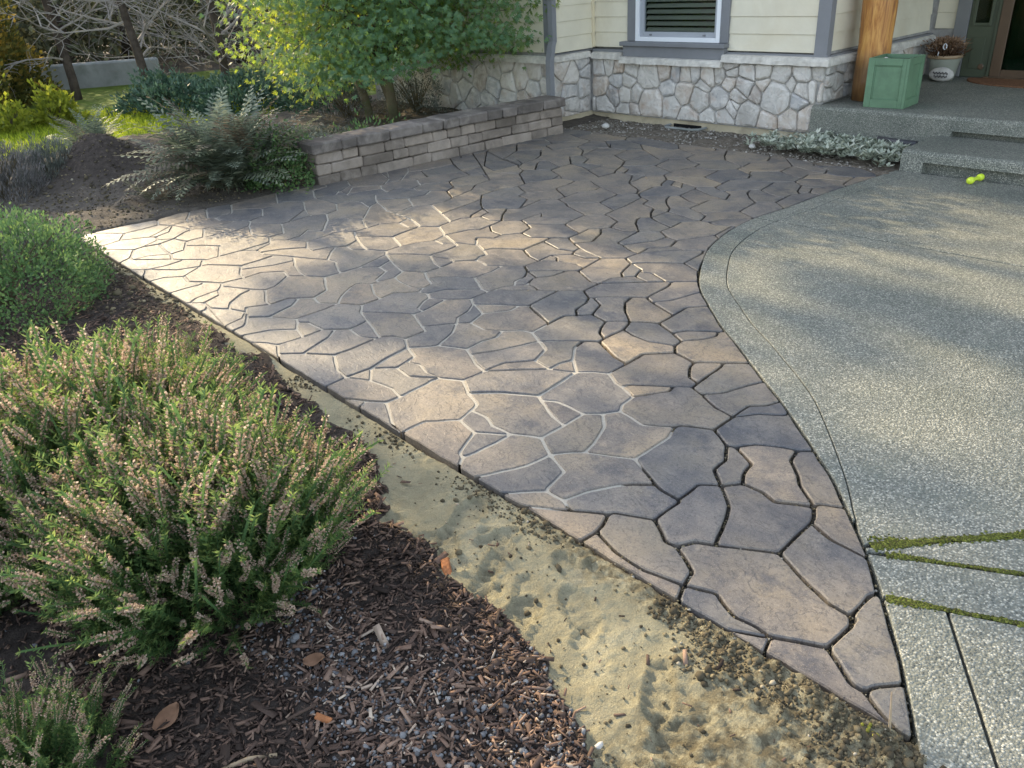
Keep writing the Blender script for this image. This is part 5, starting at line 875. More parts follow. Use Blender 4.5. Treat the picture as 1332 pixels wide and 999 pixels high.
stuff(tag(link('soil_gravel', np_mesh('soil_gravel', V, F, m_r('tan gravel', [(0, (.07, .06, .045)), (.7, (.22, .195, .16)), (1, (.48, .45, .40))]), np.repeat(rs.uniform(.2, .95, len(P)), 20))), 'small stones in the soil strip along the foundation', 'gravel'))
V, F = lumps(np.array([[-6.16, 6.86, .035]]), .06, .55)
tag(link('pale_stone', np_mesh('pale_stone', V, F, M['pale'], smooth=True)), 'pale rounded stone lying on the soil near the downspout', 'stone')
V, F = lumps(np.array([[-4.27, 6.80, .025]]), .05, .5)
tag(link('pale_stone', np_mesh('pale_stone', V, F, M['pale'], smooth=True)), 'pale flat stone beside the silvery ground cover', 'stone')

# ------------------------------------------------------------------ low block wall
rw = thing('retaining_wall', 'low garden wall of tumbled grey blocks with a cap course', 'wall', (-6.6, 3.52, 0))
RL = Vector(rw.location); dirw = Vector((.165, 2.93, 0)).normalized(); ang = -math.atan2(dirw.x, dirw.y); LEN = 2.96
Mw = Matrix.Rotation(ang, 4, 'Z')
def wblock(name, t0, t1, d0, d1, z0, z1, mat, jit=.006, ch=.011):
    c = Vector((-(d0 + d1) / 2, (t0 + t1) / 2, (z0 + z1) / 2)); h = Vector((abs(d1 - d0) / 2, (t1 - t0) / 2, (z1 - z0) / 2))
    m = MB(); m.box(tuple(-h), tuple(h), None, ch, jit)
    o = m.build(name, mat, rw, tuple(Mw @ c), rot=(0, 0, ang + rnd.uniform(-.012, .012))); return o
hs = [-.03, .085, .180, .275]
for c_ in range(3):
    t = 0.0 if c_ != 1 else 0.0
    first = True
    while t < LEN - .05:
        L_ = rnd.choice([.17, .22, .27, .33, .40]) if not (first and c_ == 1) else .14
        if t + L_ > LEN - .1: L_ = LEN - t
        off = rnd.uniform(-.008, .008)
        wblock('wall_block', t + .002, t + L_ - .002, off, .25, hs[c_] + .001, hs[c_ + 1] - .002, M['block'])
        t += L_; first = False
t = -.035
while t < LEN - .02:
    L_ = rnd.choice([.15, .19, .24, .30, .36])
    if t + L_ > LEN - .08: L_ = LEN + .02 - t
    wblock('cap_block', t + .002, t + L_ - .002, -.035 + rnd.uniform(-.006, .006), .285, .277, .372 + rnd.uniform(-.003, .003), M['blockcap'], .005, .013); t += L_

# ------------------------------------------------------------------ things on the porch and the driveway
pl = thing('planter_box', 'square sage green wooden planter with recessed panels on the porch corner', 'planter', (-3.41, 7.655, .333), R(4))
W2, HT = .178, .415
def pbox(name, lo, hi, mat, ch=.003): m = MB(); m.box(lo, hi, None, ch); return m.build(name, mat, pl, (0, 0, 0))
for k in range(4):
    a_ = k * math.pi / 2; Mr = Matrix.Rotation(a_, 4, 'Z')
    m = MB(); fr = .058
    m.box((-W2, -W2, .0), (-W2 + fr, -W2 + .022, HT), Mr, .002); m.box((W2 - fr, -W2 + .0004, .0), (W2 - .0226, -W2 + .022, HT), Mr, .002)
    m.box((-W2 + fr + .0004, -W2 + .0004, .0), (W2 - fr - .0004, -W2 + .022, fr + .012), Mr, .002); m.box((-W2 + fr + .0004, -W2 + .0004, HT - fr), (W2 - fr - .0004, -W2 + .022, HT), Mr, .002)
    m.build('panel_frame', M['green'], pl, (0, 0, 0))
    m = MB(); m.box((-W2 + fr - .004, -W2 + .012, fr), (W2 - fr + .004, -W2 + .020, HT - fr + .004), Mr)
    for lo, hi in (((-W2 + fr, -W2 + .005, fr + .012), (-W2 + fr + .010, -W2 + .013, HT - fr)), ((W2 - fr - .010, -W2 + .005, fr + .012), (W2 - fr, -W2 + .013, HT - fr)), ((-W2 + fr + .0102, -W2 + .005, fr + .012), (W2 - fr - .0102, -W2 + .013, fr + .022)), ((-W2 + fr + .0102, -W2 + .005, HT - fr - .010), (W2 - fr - .0102, -W2 + .013, HT - fr))): m.box(lo, hi, Mr, .003)
    m.build('panel', M['green'], pl, (0, 0, 0))
pbox('soil', (-W2 + .022, -W2 + .022, .02), (W2 - .022, W2 - .022, HT - .035), m_simple('potting soil', (.05, .04, .035), .95, .1, 40, .5, 120, .9, .008), 0)
for px, py, s_, lb in ((-.06, -.09, .032, 'largest white pebble on the soil of the green planter'), (-.02, -.12, .026, 'white pebble at the front rim of the green planter soil'), (-.11, -.12, .022, 'white pebble in the left corner of the green planter'), (.01, -.07, .018, 'smallest white pebble, in the middle of the green planter')):
    V, F = lumps(np.array([[0, 0, 0.]]), s_, .6); tag(link('white_pebble', np_mesh('white_pebble', V, F, M['pale'], smooth=True), None, (-3.41 + px, 7.655 + py, .333 + HT - .03 + s_ * .45)), lb, 'pebble', 'white pebbles in the planter')
pot = thing('flower_pot', 'round glazed pot of dried flowers beside the front door', 'flower pot', (-3.66, 9.33, .333))
m = MB(); m.lathe([(.0, .0), (.105, .0), (.115, .02), (.152, .215)], (0, 0, 0), 28, False); m.build('pot_body', M['pot'], pot, (0, 0, 0), True)
m = MB(); m.lathe([(.152, .2155), (.168, .222), (.168, .248), (.150, .25), (.140, .21), (0, .21)], (0, 0, 0), 28, False); m.build('pot_rim', M['potrim'], pot, (0, 0, 0), True)
n = 900; P = np.stack([rs.normal(0, .075, n), rs.normal(0, .075, n), rs.uniform(.22, .39, n)], 1); D = unit(np.stack([P[:, 0] * 3, P[:, 1] * 3, rs.uniform(.1, .6, n)], 1))
V, F = leaf_quads(P, D, rdir(n), rs.uniform(.03, .06, n), .012); link('dried_flowers', np_mesh('dried_flowers', V, F, M['drybloom'], np.clip((P[:, 2] - .2) / .2 + rs.normal(0, .15, n), 0, 1)), pot)
n = 120; a_ = rs.uniform(0, 6.28, n); rr = rs.uniform(.05, .17, n); P = np.stack([rr * np.cos(a_), rr * np.sin(a_), .42 - rr * .5 + rs.normal(0, .015, n)], 1)
V, F = lumps(P, rs.uniform(.006, .014, n), .8); stuff(link('seed_heads', np_mesh('seed_heads', V, F, M['drybloom'], np.repeat(rs.uniform(.5, 1, n), 20)), pot))
m = MB(); m.box((-.006, -.002, 0), (.006, .002, .09), Matrix.Translation((-.03, -.13, .2)) @ Matrix.Rotation(R(6), 4, 'Y')); m.build('plant_tag', M['white'], pot, (0, 0, 0))
m = MB(); m.tube([(.04 + .016 * math.cos(t), -.15, .34 + .026 * math.sin(t)) for t in [6.28 * k / 14 for k in range(15)]], .006, 6); m.build('white_hook', M['white'], pot, (0, 0, 0), True)
ws = thing('lettered_stone', 'pale oval stone with dark hand lettering leaning on the flower pot', 'stone', (-3.60, 9.155, .333))
m = MB(); n_ = 20
for i in range(9):
    f_ = math.pi * i / 8; m.v += [(.125 * math.sin(f_) * math.cos(a), -.045 * math.cos(f_) * .9, .075 + .072 * math.sin(f_) * math.sin(a) * (1 if math.sin(a) > 0 else .95)) for a in [6.283 * k / n_ for k in range(n_)]]
for i in range(8):
    for k in range(n_): m.f.append((i * n_ + k, i * n_ + (k + 1) % n_, (i + 1) * n_ + (k + 1) % n_, (i + 1) * n_ + k)); m.mi.append(0)
m.build('stone_body', M['pale'], ws, (0, 0, 0), True)
m = MB()
for row, (zz, x0, x1, k) in enumerate(((.092, -.075, .075, 15), (.060, -.06, .07, 13))):
    path = []
    for i in range(k * 3):
        x = x0 + (x1 - x0) * i / (k * 3 - 1); z = zz + .013 * math.sin(i * 2.1) + .006 * math.sin(i * .7)
        y = -.045 * .9 * math.sqrt(max(0, 1 - (x / .125) ** 2 - ((z - .075) / .072) ** 2)) - .001; path.append((x, y, z))
    m.tube(path, .0026, 4)
m.build('lettering', M['ink'], ws, (0, 0, 0))
m = MB(); q = [(-2.75 + .70 * math.cos(a), 9.50 - .46 * math.sin(a)) for a in [math.pi * k / 30 for k in range(31)]][::-1]; slab_mesh(m, q, .3335, .348, .005)
tag(m.build('door_mat', M['mat']), 'brown half round coir mat in front of the door', 'door mat')
ty = thing('dog_toy', 'lime green rubber dumbbell dog toy on the driveway below the step', 'dog toy', (-2.222, 6.625, .0))
m = MB(); pr = []
for k in range(33):
    t = -1 + 2 * k / 32; x = .095 * t
    r_ = .014 + .013 * (max(0, 1 - ((abs(x) - .067) / .027) ** 2)) ** .5 if abs(x) > .04 else .014
    if k in (0, 32): r_ = .002
    pr.append((max(r_, .002), x))
m.lathe(pr, (0, 0, 0), 18); m.v = [(x, z, y + .027) for x, y, z in m.v]
o = m.build('rubber_body', M['toy'], ty, (0, 0, 0), True); o.rotation_euler = (0, 0, R(-8))
m = MB()
for s_ in (-1, 1):
    for k in range(8):
        a_ = k * math.pi / 4; m.add(*(lambda v, f: (v, [tuple(x) for x in f]))(*[lumps(np.array([[.023 * math.cos(a_), s_ * .067, .027 + .023 * math.sin(a_)]]), .005, 1)[0].tolist(), lumps(np.array([[0, 0, 0.]]), .006, 1)[1].tolist()]))
o = m.build('rubber_nubs', M['toy'], ty, (0, 0, 0), True); o.rotation_euler = (0, 0, R(-8))
# ------------------------------------------------------------------ tall trees left of the lawn: their high crowns throw the dappled shade
LMR = [[int(c) for c in s] for s in LM.split()]
LMA = np.array(LMR, float) / 9
def lit(u, v):
    """how much sun the crowns let through to the ground at (u, v)"""
    i = np.clip(((np.asarray(v) + 2) / .2).astype(int), 0, LMA.shape[0] - 1); j = np.clip(((np.asarray(u) + 13) / .2).astype(int), 0, LMA.shape[1] - 1)
    return LMA[i, j]
tn = math.tan(SUN_EL); sx, sy = SUN.x / math.hypot(SUN.x, SUN.y), SUN.y / math.hypot(SUN.x, SUN.y)
TREES = [(-22.5, -1.4), (-21.0, .8), (-22.4, 3.55), (-21.5, 5.9), (-22.8, 7.7), (-21.2, 9.8)]
n = 44000
gu = rs.uniform(-13, 6, n); gv = rs.uniform(-2.2, 9.2, n)
g_l = lit(gu, gv)
k = rs.uniform(0, 1, n) < -np.log(np.clip(g_l * 1.05, .045, 1)) / 4.6; gu, gv = gu[k], gv[k]; n = len(gu)
tx = np.array([t[0] for t in TREES]); ty_ = np.array([t[1] for t in TREES])
T = (gu + 22) / -sx
vy = gv + T * sy + rs.normal(0, .25, n)
ti = np.argmin(np.abs(vy[:, None] - ty_[None]), 1)
T = (gu - (tx[ti] + rs.normal(0, .8, n))) / -sx
CP = np.stack([gu + T * sx, gv + T * sy, T * tn], 1)  # leaves set along sun rays, crowns shaped to cast the drawn shade
CP += rs.normal(0, .03, (n, 3))
lab = ['tall tree with a bare lower trunk at the far left of the garden', 'tall tree standing behind the golden bush at the left', 'tall tree standing far behind the pale concrete wall', 'tall tree standing behind the two bare trees', 'tall tree rising behind the dark hedge at the back', 'tall tree behind the maple at the end of the lawn']
for i, (x, y) in enumerate(TREES):
    t = thing('tall_tree', lab[i], 'tree', (x, y, -.05))
    P = CP[ti == i] - np.array([x, y, -.05])
    h = P[:, 2].max() if len(P) else 9
    m = MB(); path = [(.12 * math.sin(z * .6 + i), .12 * math.cos(z * .5 + i) - .12, z) for z in np.linspace(-.1, h * .97, 12)]
    m.tube(path, [.17 * (1 - .85 * j / 11) for j in range(12)], 9); m.build('trunk', M['bark'], t, (0, 0, 0), True)
    m = MB()
    for j in range(10):
        z0_ = rnd.uniform(.36, .9) * h; a_ = rnd.uniform(0, 6.28); L_ = rnd.uniform(.6, 1.3)
        m.tube([(0, 0, z0_), (math.cos(a_) * L_ * .5, math.sin(a_) * L_ * .5, z0_ + .25), (math.cos(a_) * L_, math.sin(a_) * L_, z0_ + .3 + rnd.uniform(-.2, .4))], [.05, .03, .01], 5)
    m.build('limbs', M['bark'], t, (0, 0, 0), True)
    V, F = leaf_quads(P, rdir(len(P)), rdir(len(P)) + np.array(SUN) * 1.5, .20, .16)
    link('crown', np_mesh('crown', V, F, M['crown'], rs.uniform(0, 1, len(P))), t)

# ------------------------------------------------------------------ Japanese maple behind the low wall
def star(P, D, N, size):
    """five lobed leaf: five narrow diamonds fanned from the stalk"""
    D = unit(D); Sd = unit(np.cross(D, N)); parts = []
    for a_, l_ in ((-1.25, .62), (-.62, .88), (0, 1.0), (.62, .88), (1.25, .62)):
        d = D * math.cos(a_) + Sd * math.sin(a_); parts.append(leaf_quads(P, d, N, size * l_, size * .26))
    return cat(parts)
mp = thing('japanese_maple', 'spreading green maple with two slim trunks, yellow where the sun shines through', 'tree', (-8.85, 5.75, -.02))
m = MB()
tr1 = [(-.12, -.10, 0), (-.20, -.12, .35), (-.34, -.18, .8), (-.50, -.22, 1.5), (-.6, -.3, 2.4)]
m.tube(tr1, [.060, .052, .045, .035, .02], 9); m.build('trunk', M['mbark'], mp, (0, 0, 0), True)
m = MB(); tr2 = [(.20, .02, -.02), (.18, .02, .3), (.10, .05, .7), (.12, .1, 1.4), (.3, .2, 2.5)]
m.tube(tr2, [.070, .062, .05, .04, .02], 9); m.tube([(.18, .02, .28), (.02, .0, .62), (-.06, .1, 1.2), (.0, .3, 2.0)], [.055, .045, .035, .015], 8); m.build('trunk', M['mbark'], mp, (0, 0, 0), True)
m = MB(); LP = []; LN = []
nb = 0
cl_ = []
for j in range(820):
    a_ = rnd.uniform(0, 6.283); rr = math.sqrt(rnd.uniform(.02, 1)); z = rnd.uniform(.24, 2.45)
    # crown: wide skirt drooping lower towards the house side, dome above
    ex = 1.68 * (1 - max(0, (z - 1.2) / 2.6) ** 2) ** .5 if z < 3.7 else .2
    x = math.cos(a_) * rr * ex * 1.0; y = math.sin(a_) * rr * ex * .95
    zf = .62 + .22 * math.sin(a_ * 3 + 1) * rr + (.16 * x - .10 * y) * .6 + (1 - rr) * .30   # ragged underside
    if z < zf: continue
    cl_.append((x + .26, y + .12, z))
for (x, y, z) in cl_[:110]:
    s_ = rnd.choice([tr1[3], tr2[3], tr1[2], tr2[2]])
    m.tube([s_, ((x + s_[0]) / 2, (y + s_[1]) / 2, (z + s_[2]) / 2 + .15), (x, y, z)], [.016, .009, .003], 4, False)
m.build('branches', M['mbark'], mp, (0, 0, 0), True)
parts = []; rr_ = []
for (x, y, z) in cl_:
    k = rnd.randint(28, 46); c = np.array([x, y, z]); o_ = np.stack([rs.normal(0, .20, k), rs.normal(0, .20, k), rs.normal(0, .055, k)], 1)
    P = c + o_; D = unit(np.stack([o_[:, 0] + x * .12, o_[:, 1] + y * .12, np.full(k, -.35) + rs.normal(0, .2, k)], 1)); N = unit(np.stack([rs.normal(0, .55, k) + x * .25 + .25, rs.normal(0, .55, k) + y * .25 - .25, .55 + rs.normal(0, .4, k)], 1))
    parts.append(star(P, D, N, .062)); rr_.append(np.tile(np.clip(rs.normal(.24, .20, k) + .18 * vnoise(x, y, 2) + .5 * float(sm(.2, -1.4, x - y * .6)), 0, 1), 5))  # sunward leaves tinted yellower and paler, the sunlight put into their colour
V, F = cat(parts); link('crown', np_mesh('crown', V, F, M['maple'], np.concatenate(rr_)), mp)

# ------------------------------------------------------------------ shrubs: leaf shells over a lumpy body, with stems
def shrub(name, label, cat_, loc, rad, n, mat, leaf=(.03, .012), up=.4, lump=.18, seedv=0, stems=14, group=None, low=0.0):
    t = thing(name, label, cat_, loc, 0, group); rx, ry, rz = rad
    d = rdir(n); d[:, 2] = np.abs(d[:, 2]) * (1 - low) - low * rs.uniform(0, .3, n); d = unit(d)
    az = np.arctan2(d[:, 1], d[:, 0]); k = 1 + lump * vnoise(az * 1.6 + seedv, d[:, 2] * 3 + seedv, 1.3) + lump * .5 * vnoise(az * 4 + seedv, d[:, 2] * 7, 1.3)
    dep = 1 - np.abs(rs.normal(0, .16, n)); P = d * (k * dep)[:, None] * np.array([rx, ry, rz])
    P[:, 2] = np.maximum(P[:, 2], .005)
    V, F = leaf_quads(P, unit(d * .8 + rdir(n) * .8 + np.array([0, 0, up])), rdir(n) * .7 + d, rs.uniform(.6, 1.3, n) * leaf[0], rs.uniform(.7, 1.2, n) * leaf[1])
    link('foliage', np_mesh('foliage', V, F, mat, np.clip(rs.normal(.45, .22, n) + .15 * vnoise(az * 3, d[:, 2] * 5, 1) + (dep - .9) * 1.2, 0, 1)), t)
    m = MB()
    for j in range(stems):
        a_ = rnd.uniform(0, 6.283); q_ = rnd.uniform(.3, .8)
        m.tube([(0, 0, -.02), (math.cos(a_) * rx * q_ * .4, math.sin(a_) * ry * q_ * .4, rz * .4), (math.cos(a_) * rx * q_, math.sin(a_) * ry * q_, rz * .78)], [.012, .008, .003], 4, False)
    m.build('stems', M['stem'], t, (0, 0, 0)); return t
shrub('mounded_shrub', 'rounded dense green shrub at the left edge of the mulch bed', 'shrub', (-5.55, .72, -.02), (.70, .62, .54), 13000, M['shrub'], (.028, .014), lump=.11, low=.05)
shrub('dwarf_shrub', 'low leafy green shrub between the big fern and the block wall', 'shrub', (-6.98, 3.36, .0), (.36, .34, .44), 3400, M['shrub'], (.04, .022), lump=.2)
shrub('evergreen_hedge', 'dark evergreen bush behind the lawn, left of the big fern', 'shrub', (-13.4, 4.9, -.05), (1.1, .8, .50), 6500, M['hedge'], (.07, .035), lump=.22, seedv=2)
shrub('evergreen_hedge', 'dark evergreen bush behind the top of the big fern', 'shrub', (-12.1, 5.5, -.05), (1.0, .8, .52), 6000, M['hedge'], (.07, .03), lump=.2, seedv=5)
shrub('evergreen_hedge', 'dark green bush left of the maple trunks above the wall end', 'shrub', (-10.75, 6.05, -.05), (.75, .6, .50), 5000, M['hedge'], (.055, .028), lump=.2, seedv=8)
shrub('grey_shrub', 'grey brown twiggy shrub at the foot of the maple', 'shrub', (-9.35, 5.55, .0), (.45, .4, .42), 3000, M['lav'], (.03, .010), lump=.3, seedv=3, stems=30)
shrub('grey_shrub', 'dull grey green shrub right behind the maple trunks', 'shrub', (-8.9, 6.3, .0), (.5, .35, .55), 3000, M['greyleaf'], (.03, .012), lump=.3, seedv=6, stems=20)
shrub('ground_cover', 'low pale green ground cover behind the end of the block wall', 'ground cover', (-8.3, 4.4, .0), (.9, .55, .16), 4500, M['greyleaf'], (.045, .025), lump=.3, seedv=4, stems=6)
shrub('ground_cover', 'low bright green plants just behind the wall cap', 'ground cover', (-7.3, 4.4, .0), (.35, .5, .28), 1500, M['shrub'], (.05, .02), lump=.4, seedv=1, stems=6)
shrub('lavender', 'grey lavender bush at the left edge beyond the mound of soil', 'shrub', (-8.75, 1.42, .0), (.42, .40, .46), 5000, M['lav'], (.06, .007), up=1.4, lump=.15, stems=25)
shrub('lavender', 'green grey lavender bush in front of the soil heap', 'shrub', (-9.15, 1.95, .0), (.42, .34, .36), 4500, M['greyleaf'], (.065, .007), up=1.5, lump=.15, stems=25)
shrub('dry_tuft', 'brown dry tuft of heath behind the rounded green shrub', 'shrub', (-6.35, 1.12, -.02), (.36, .25, .22), 1800, M['lav'], (.06, .006), up=1.2, lump=.3, seedv=9, stems=24)
shrub('golden_bush', 'small bright yellow green bush lit by the sun beside the lawn', 'shrub', (-13.7, 3.25, -.03), (.32, .30, .46), 1300, M['yellowleaf'], (.085, .05), lump=.35, seedv=2, stems=10)
shrub('golden_bush', 'smaller yellow green bush at the far left of the lawn', 'shrub', (-13.6, 2.55, -.03), (.40, .32, .34), 1100, M['yellowleaf'], (.08, .045), lump=.45, seedv=7, stems=10)
shrub('golden_tree', 'autumn gold and green bushy tree filling the left edge', 'tree', (-17.5, 2.9, -.05), (1.5, 1.25, 2.1), 12000, M['gold'], (.10, .06), lump=.22, seedv=3, stems=20)

# silvery ground cover against the porch: rosettes of pointed leaves
P = []; D = []
for j in range(460):
    x = rnd.uniform(-4.35, -2.9); lo_ = np.interp(x, [-4.4, -3.7, -3.2, -2.9], [6.78, 6.72, 6.70, 6.62]); y = rnd.uniform(lo_, 7.31 if x > -4 else 7.15)
    if x < -3.95 and rnd.random() < .6: continue
    h = rnd.uniform(.02, .10)
    for k in range(11):
        a_ = rnd.uniform(0, 6.283); P.append((x + .01 * math.cos(a_), y + .01 * math.sin(a_), h)); D.append((math.cos(a_), math.sin(a_), rnd.uniform(.1, .9)))
P, D = np.array(P), np.array(D); V, F = leaf_quads(P, D, np.cross(D, [0, 0, 1]) * .1 + np.array([0, 0, 1]) - D * .3, rs.uniform(.045, .08, len(P)), .026)
stuff(tag(link('ground_cover', np_mesh('ground_cover', V, F, m_r('silver leaves', [(0, (.22, .25, .19)), (.6, (.44, .48, .38)), (1, (.66, .67, .55))], .8, .2, .2), rs.uniform(0, 1, len(P)))), 'silvery grey ground cover filling the corner against the porch', 'ground cover'))

# ------------------------------------------------------------------ ferns: every frond is a part
def frond_mesh(name, L_, droop, mat, npin=24, wid=.065):
    mb_v = []; mb_f = []; ts = np.linspace(0, 1, npin + 1)
    cur = lambda t: np.array([L_ * (.50 * t + .32 * t * t), 0, L_ * (.86 * t - droop * t * t * t)])
    V = []; F = []
    for i in range(npin):
        a_, b_ = cur(ts[i]), cur(ts[i + 1]); k = len(V); w_ = .005 * (1 - ts[i]) + .001
        V += [a_ + (0, -w_, 0), a_ + (0, w_, 0), b_ + (0, w_, 0), b_ + (0, -w_, 0)]; F.append((k, k + 1, k + 2, k + 3))
        t = (ts[i] + ts[i + 1]) / 2
        if t < .12: continue
        ln = L_ * wid * 2.2 * math.sin(math.pi * min(1, t * .85 + .17)) ** .7; d = unit((b_ - a_)); up = np.cross(d, [0, 1, 0])
        for s_ in (-1, 1):
            pd = unit(np.array([0, s_, 0]) + d * .35 + up * rnd.uniform(-.35, .1)); p = (a_ + b_) / 2; e = d * (L_ / npin) * .52; k = len(V)
            V += [p - e * .8, p + pd * ln * .55 - e * .55, p + pd * ln, p + pd * ln * .5 + e * .75]; F.append((k, k + 1, k + 2, k + 3))
    return np_mesh(name, np.array(V), np.array(F), mat, rs.uniform(.1, .9, len(F)))
FR = [frond_mesh('frond', 1.0, dr, M['frond']) for dr in (.12, .28, .42)]; FB = [frond_mesh('frond', 1.0, dr, M['brownfrond']) for dr in (.2, .5)]
def fern(label, loc, n, size, brown=.2, spread=1.0, group=None):
    t = thing('sword_fern', label, 'fern', loc, 0, group)
    for j in range(n):
        me = rnd.choice(FB) if rnd.random() < brown else rnd.choice(FR)
        o = link('frond', me, t, (rnd.gauss(0, .07) * size * 1.2, rnd.gauss(0, .07) * size * 1.2, 0)); s_ = size * rnd.uniform(.60, 1.0)
        el = rnd.random()
        o.rotation_euler = (rnd.uniform(-.3, .3), (-.40 + .84 * el) * spread, rnd.uniform(0, 6.283)); o.scale = (s_, s_ * rnd.uniform(.9, 1.2), s_)
    return t
fern('large grey green sword fern with dry brown fronds beside the left end of the paving', (-7.22, 2.98, .0), 295, 1.0, .26)
fern('dark green fern in front of the bright lawn', (-10.4, 2.75, .02), 60, .62, .05)
fern('pale fern hanging in at the left edge of the picture', (-7.75, .92, .0), 34, .50, .05)
fern('small dry fern at the foot of the large sword fern', (-7.35, 2.32, .0), 22, .42, .7, 1.25)
P = np.array([(-7.02 + rnd.gauss(0, .12), 3.42 + rnd.gauss(0, .10), rnd.uniform(.03, .10)) for _ in range(9)]); V, F = lumps(P, .010, 1)
stuff(tag(link('white_flowers', np_mesh('white_flowers', V, F, M['petal'])), 'tiny white flowers low in the shrub by the wall end', 'flowers'))

# ------------------------------------------------------------------ heathers: every sprig is a part
SPD = []
def sprig_mesh(k):
    V = []; F = []; mi = []; r_ = []; L_ = 1.0; bend = rnd.uniform(.04, .34); ba = rnd.uniform(0, 6.28)
    cur = lambda t: np.array([math.cos(ba) * bend * t * t, math.sin(ba) * bend * t * t, t])
    def quad(p, d, nrm, ln, wd, m_, rv):
        v, f = leaf_quads(np.array([p]), np.array([d]), np.array([nrm]), ln, wd); b = len(V); V.extend(v.tolist()); F.append([b, b + 1, b + 2, b + 3]); mi.append(m_); r_.append(rv)
    for i in range(6):
        a_, b_ = cur(i / 6), cur((i + 1) / 6); w_ = .010; kk = len(V)
        V.extend([list(a_ + (-w_, 0, 0)), list(a_ + (w_, 0, 0)), list(b_ + (w_, 0, 0)), list(b_ + (-w_, 0, 0))]); F.append([kk, kk + 1, kk + 2, kk + 3]); mi.append(0); r_.append(.1)
    fl = rnd.uniform(.60, .80); ft = rnd.uniform(.93, 1.0)
    for j in range(150):
        t = rnd.uniform(.10, 1.0)
        if fl < t < ft and rnd.random() < .7: continue
        a_ = rnd.uniform(0, 6.28); d = np.array([math.cos(a_), math.sin(a_), rnd.uniform(.5, 1.3)])
        quad(cur(t), d, np.array([math.cos(a_ + 1.4), math.sin(a_ + 1.4), .4]), rnd.uniform(.05, .085) * (1.15 - .4 * t), .0105, 0, min(1, max(0, t * .8 + rnd.gauss(0, .15))))
    for br in range(5):                                        # short side shoots
        t = rnd.uniform(.25, .65); p0 = cur(t); a_ = rnd.uniform(0, 6.28); bl = rnd.uniform(.10, .22); bd = unit(np.array([math.cos(a_) * .6, math.sin(a_) * .6, 1.0]))
        for j in range(13):
            p = p0 + bd * bl * (j + 1) / 13; b2 = rnd.uniform(0, 6.28); quad(p, np.array([math.cos(b2), math.sin(b2), .9]), np.array([math.cos(b2 + 1.4), math.sin(b2 + 1.4), .4]), .05, .014, 0, rnd.uniform(.3, .9))
    if k % 5 != 4:
        for j in range(80):
            t = fl + (ft - fl) * rnd.random(); a_ = rnd.uniform(0, 6.28); rr = rnd.uniform(.006, .020); p = cur(t) + np.array([math.cos(a_) * rr, math.sin(a_) * rr, 0])
            d = np.array([math.cos(a_), math.sin(a_), rnd.uniform(-.2, .9)]); rv = min(1, max(0, rnd.gauss(.55, .25)))
            quad(p, d, np.array([0, 0, 1.]), .019, .016, 1, rv); quad(p, d, np.array([-math.sin(a_), math.cos(a_), 0]), .019, .016, 1, rv)
    SPD.append((np.array(V), np.array(F), np.array(r_), np.array(mi))); return np_mesh('sprig', np.array(V), np.array(F), [M['needle'], M['floret']], r_, mi=mi)
SP = [sprig_mesh(k) for k in range(10)]
def heather(label, loc, n, rx, ry, h, lean=(0, 0), group='heather plants in the mulch bed'):
    t = thing('heather', label, 'heather', loc, 0, group)
    for j in range(n):
        a_ = rnd.uniform(0, 6.283); q = math.sqrt(rnd.random()); x, y = math.cos(a_) * q * rx * .80, math.sin(a_) * q * ry * .80
        o = link('sprig', rnd.choice(SP), t, (x, y, .0)); s_ = h * (1.05 - .34 * q * q) * rnd.uniform(.72, 1.08)
        tilt = q * q * .80 + rnd.uniform(-.14, .14); ax_ = Vector((-math.sin(a_) + rnd.uniform(-.3, .3), math.cos(a_) + rnd.uniform(-.3, .3), 0)).normalized()
        o.rotation_mode = 'QUATERNION'; o.rotation_quaternion = Quaternion(ax_, tilt) @ Quaternion((0, 0, 1), rnd.uniform(0, 6.28)); o.scale = (s_ * .9, s_ * .9, s_)
    parts = []; rr_ = []; mm_ = []; me_ = []                      # sprigs past the limit and those deep inside: one joined part
    for j in range(int(n * 1.5)):
        a_ = rnd.uniform(0, 6.283); q = math.sqrt(rnd.random()); s_ = h * (1.0 - .34 * q * q) * rnd.uniform(.55, 1.02)
        ax_ = Vector((-math.sin(a_) + rnd.uniform(-.3, .3), math.cos(a_) + rnd.uniform(-.3, .3), 0)).normalized()
        Q = np.array((Quaternion(ax_, q * q * .85 + rnd.uniform(-.14, .14)) @ Quaternion((0, 0, 1), rnd.uniform(0, 6.28))).to_matrix()); v, f, r0, m0 = SPD[rnd.randrange(len(SPD))]
        parts.append((v @ Q.T * s_ + np.array([math.cos(a_) * q * rx * .80, math.sin(a_) * q * ry * .80, 0]), f)); rr_.append(r0); mm_.append(m0)
    V, F = cat(parts); o = stuff(link('sprig_mass', np_mesh('sprig_mass', V, F, [M['needle'], M['floret']], np.concatenate(rr_), mi=np.concatenate(mm_)), t))
    m = MB()
    for j in range(26):
        a_ = rnd.uniform(0, 6.283); m.tube([(0, 0, -.02), (math.cos(a_) * rx * .3, math.sin(a_) * ry * .3, h * .22), (math.cos(a_) * rx * .55, math.sin(a_) * ry * .55, h * .45)], [.006, .004, .002], 4, False)
    m.build('stems', M['stem'], t, (0, 0, 0))
    return t
heather('largest flowering heather, at the front right of the mulch bed', (-2.21, .56, -.02), 290, .41, .39, .53)
heather('flowering heather behind the largest one, nearest the rounded green shrub', (-3.00, .42, -.02), 290, .60, .50, .56)
heather('green heather at the left edge beside the largest one', (-2.78, .04, -.02), 200, .38, .32, .42)
heather('small heather cut by the bottom left corner', (-1.74, -.10, -.02), 130, .26, .22, .27)
heather('upright heather behind the others beside the dark mulch', (-3.30, .80, -.02), 130, .40, .30, .42)

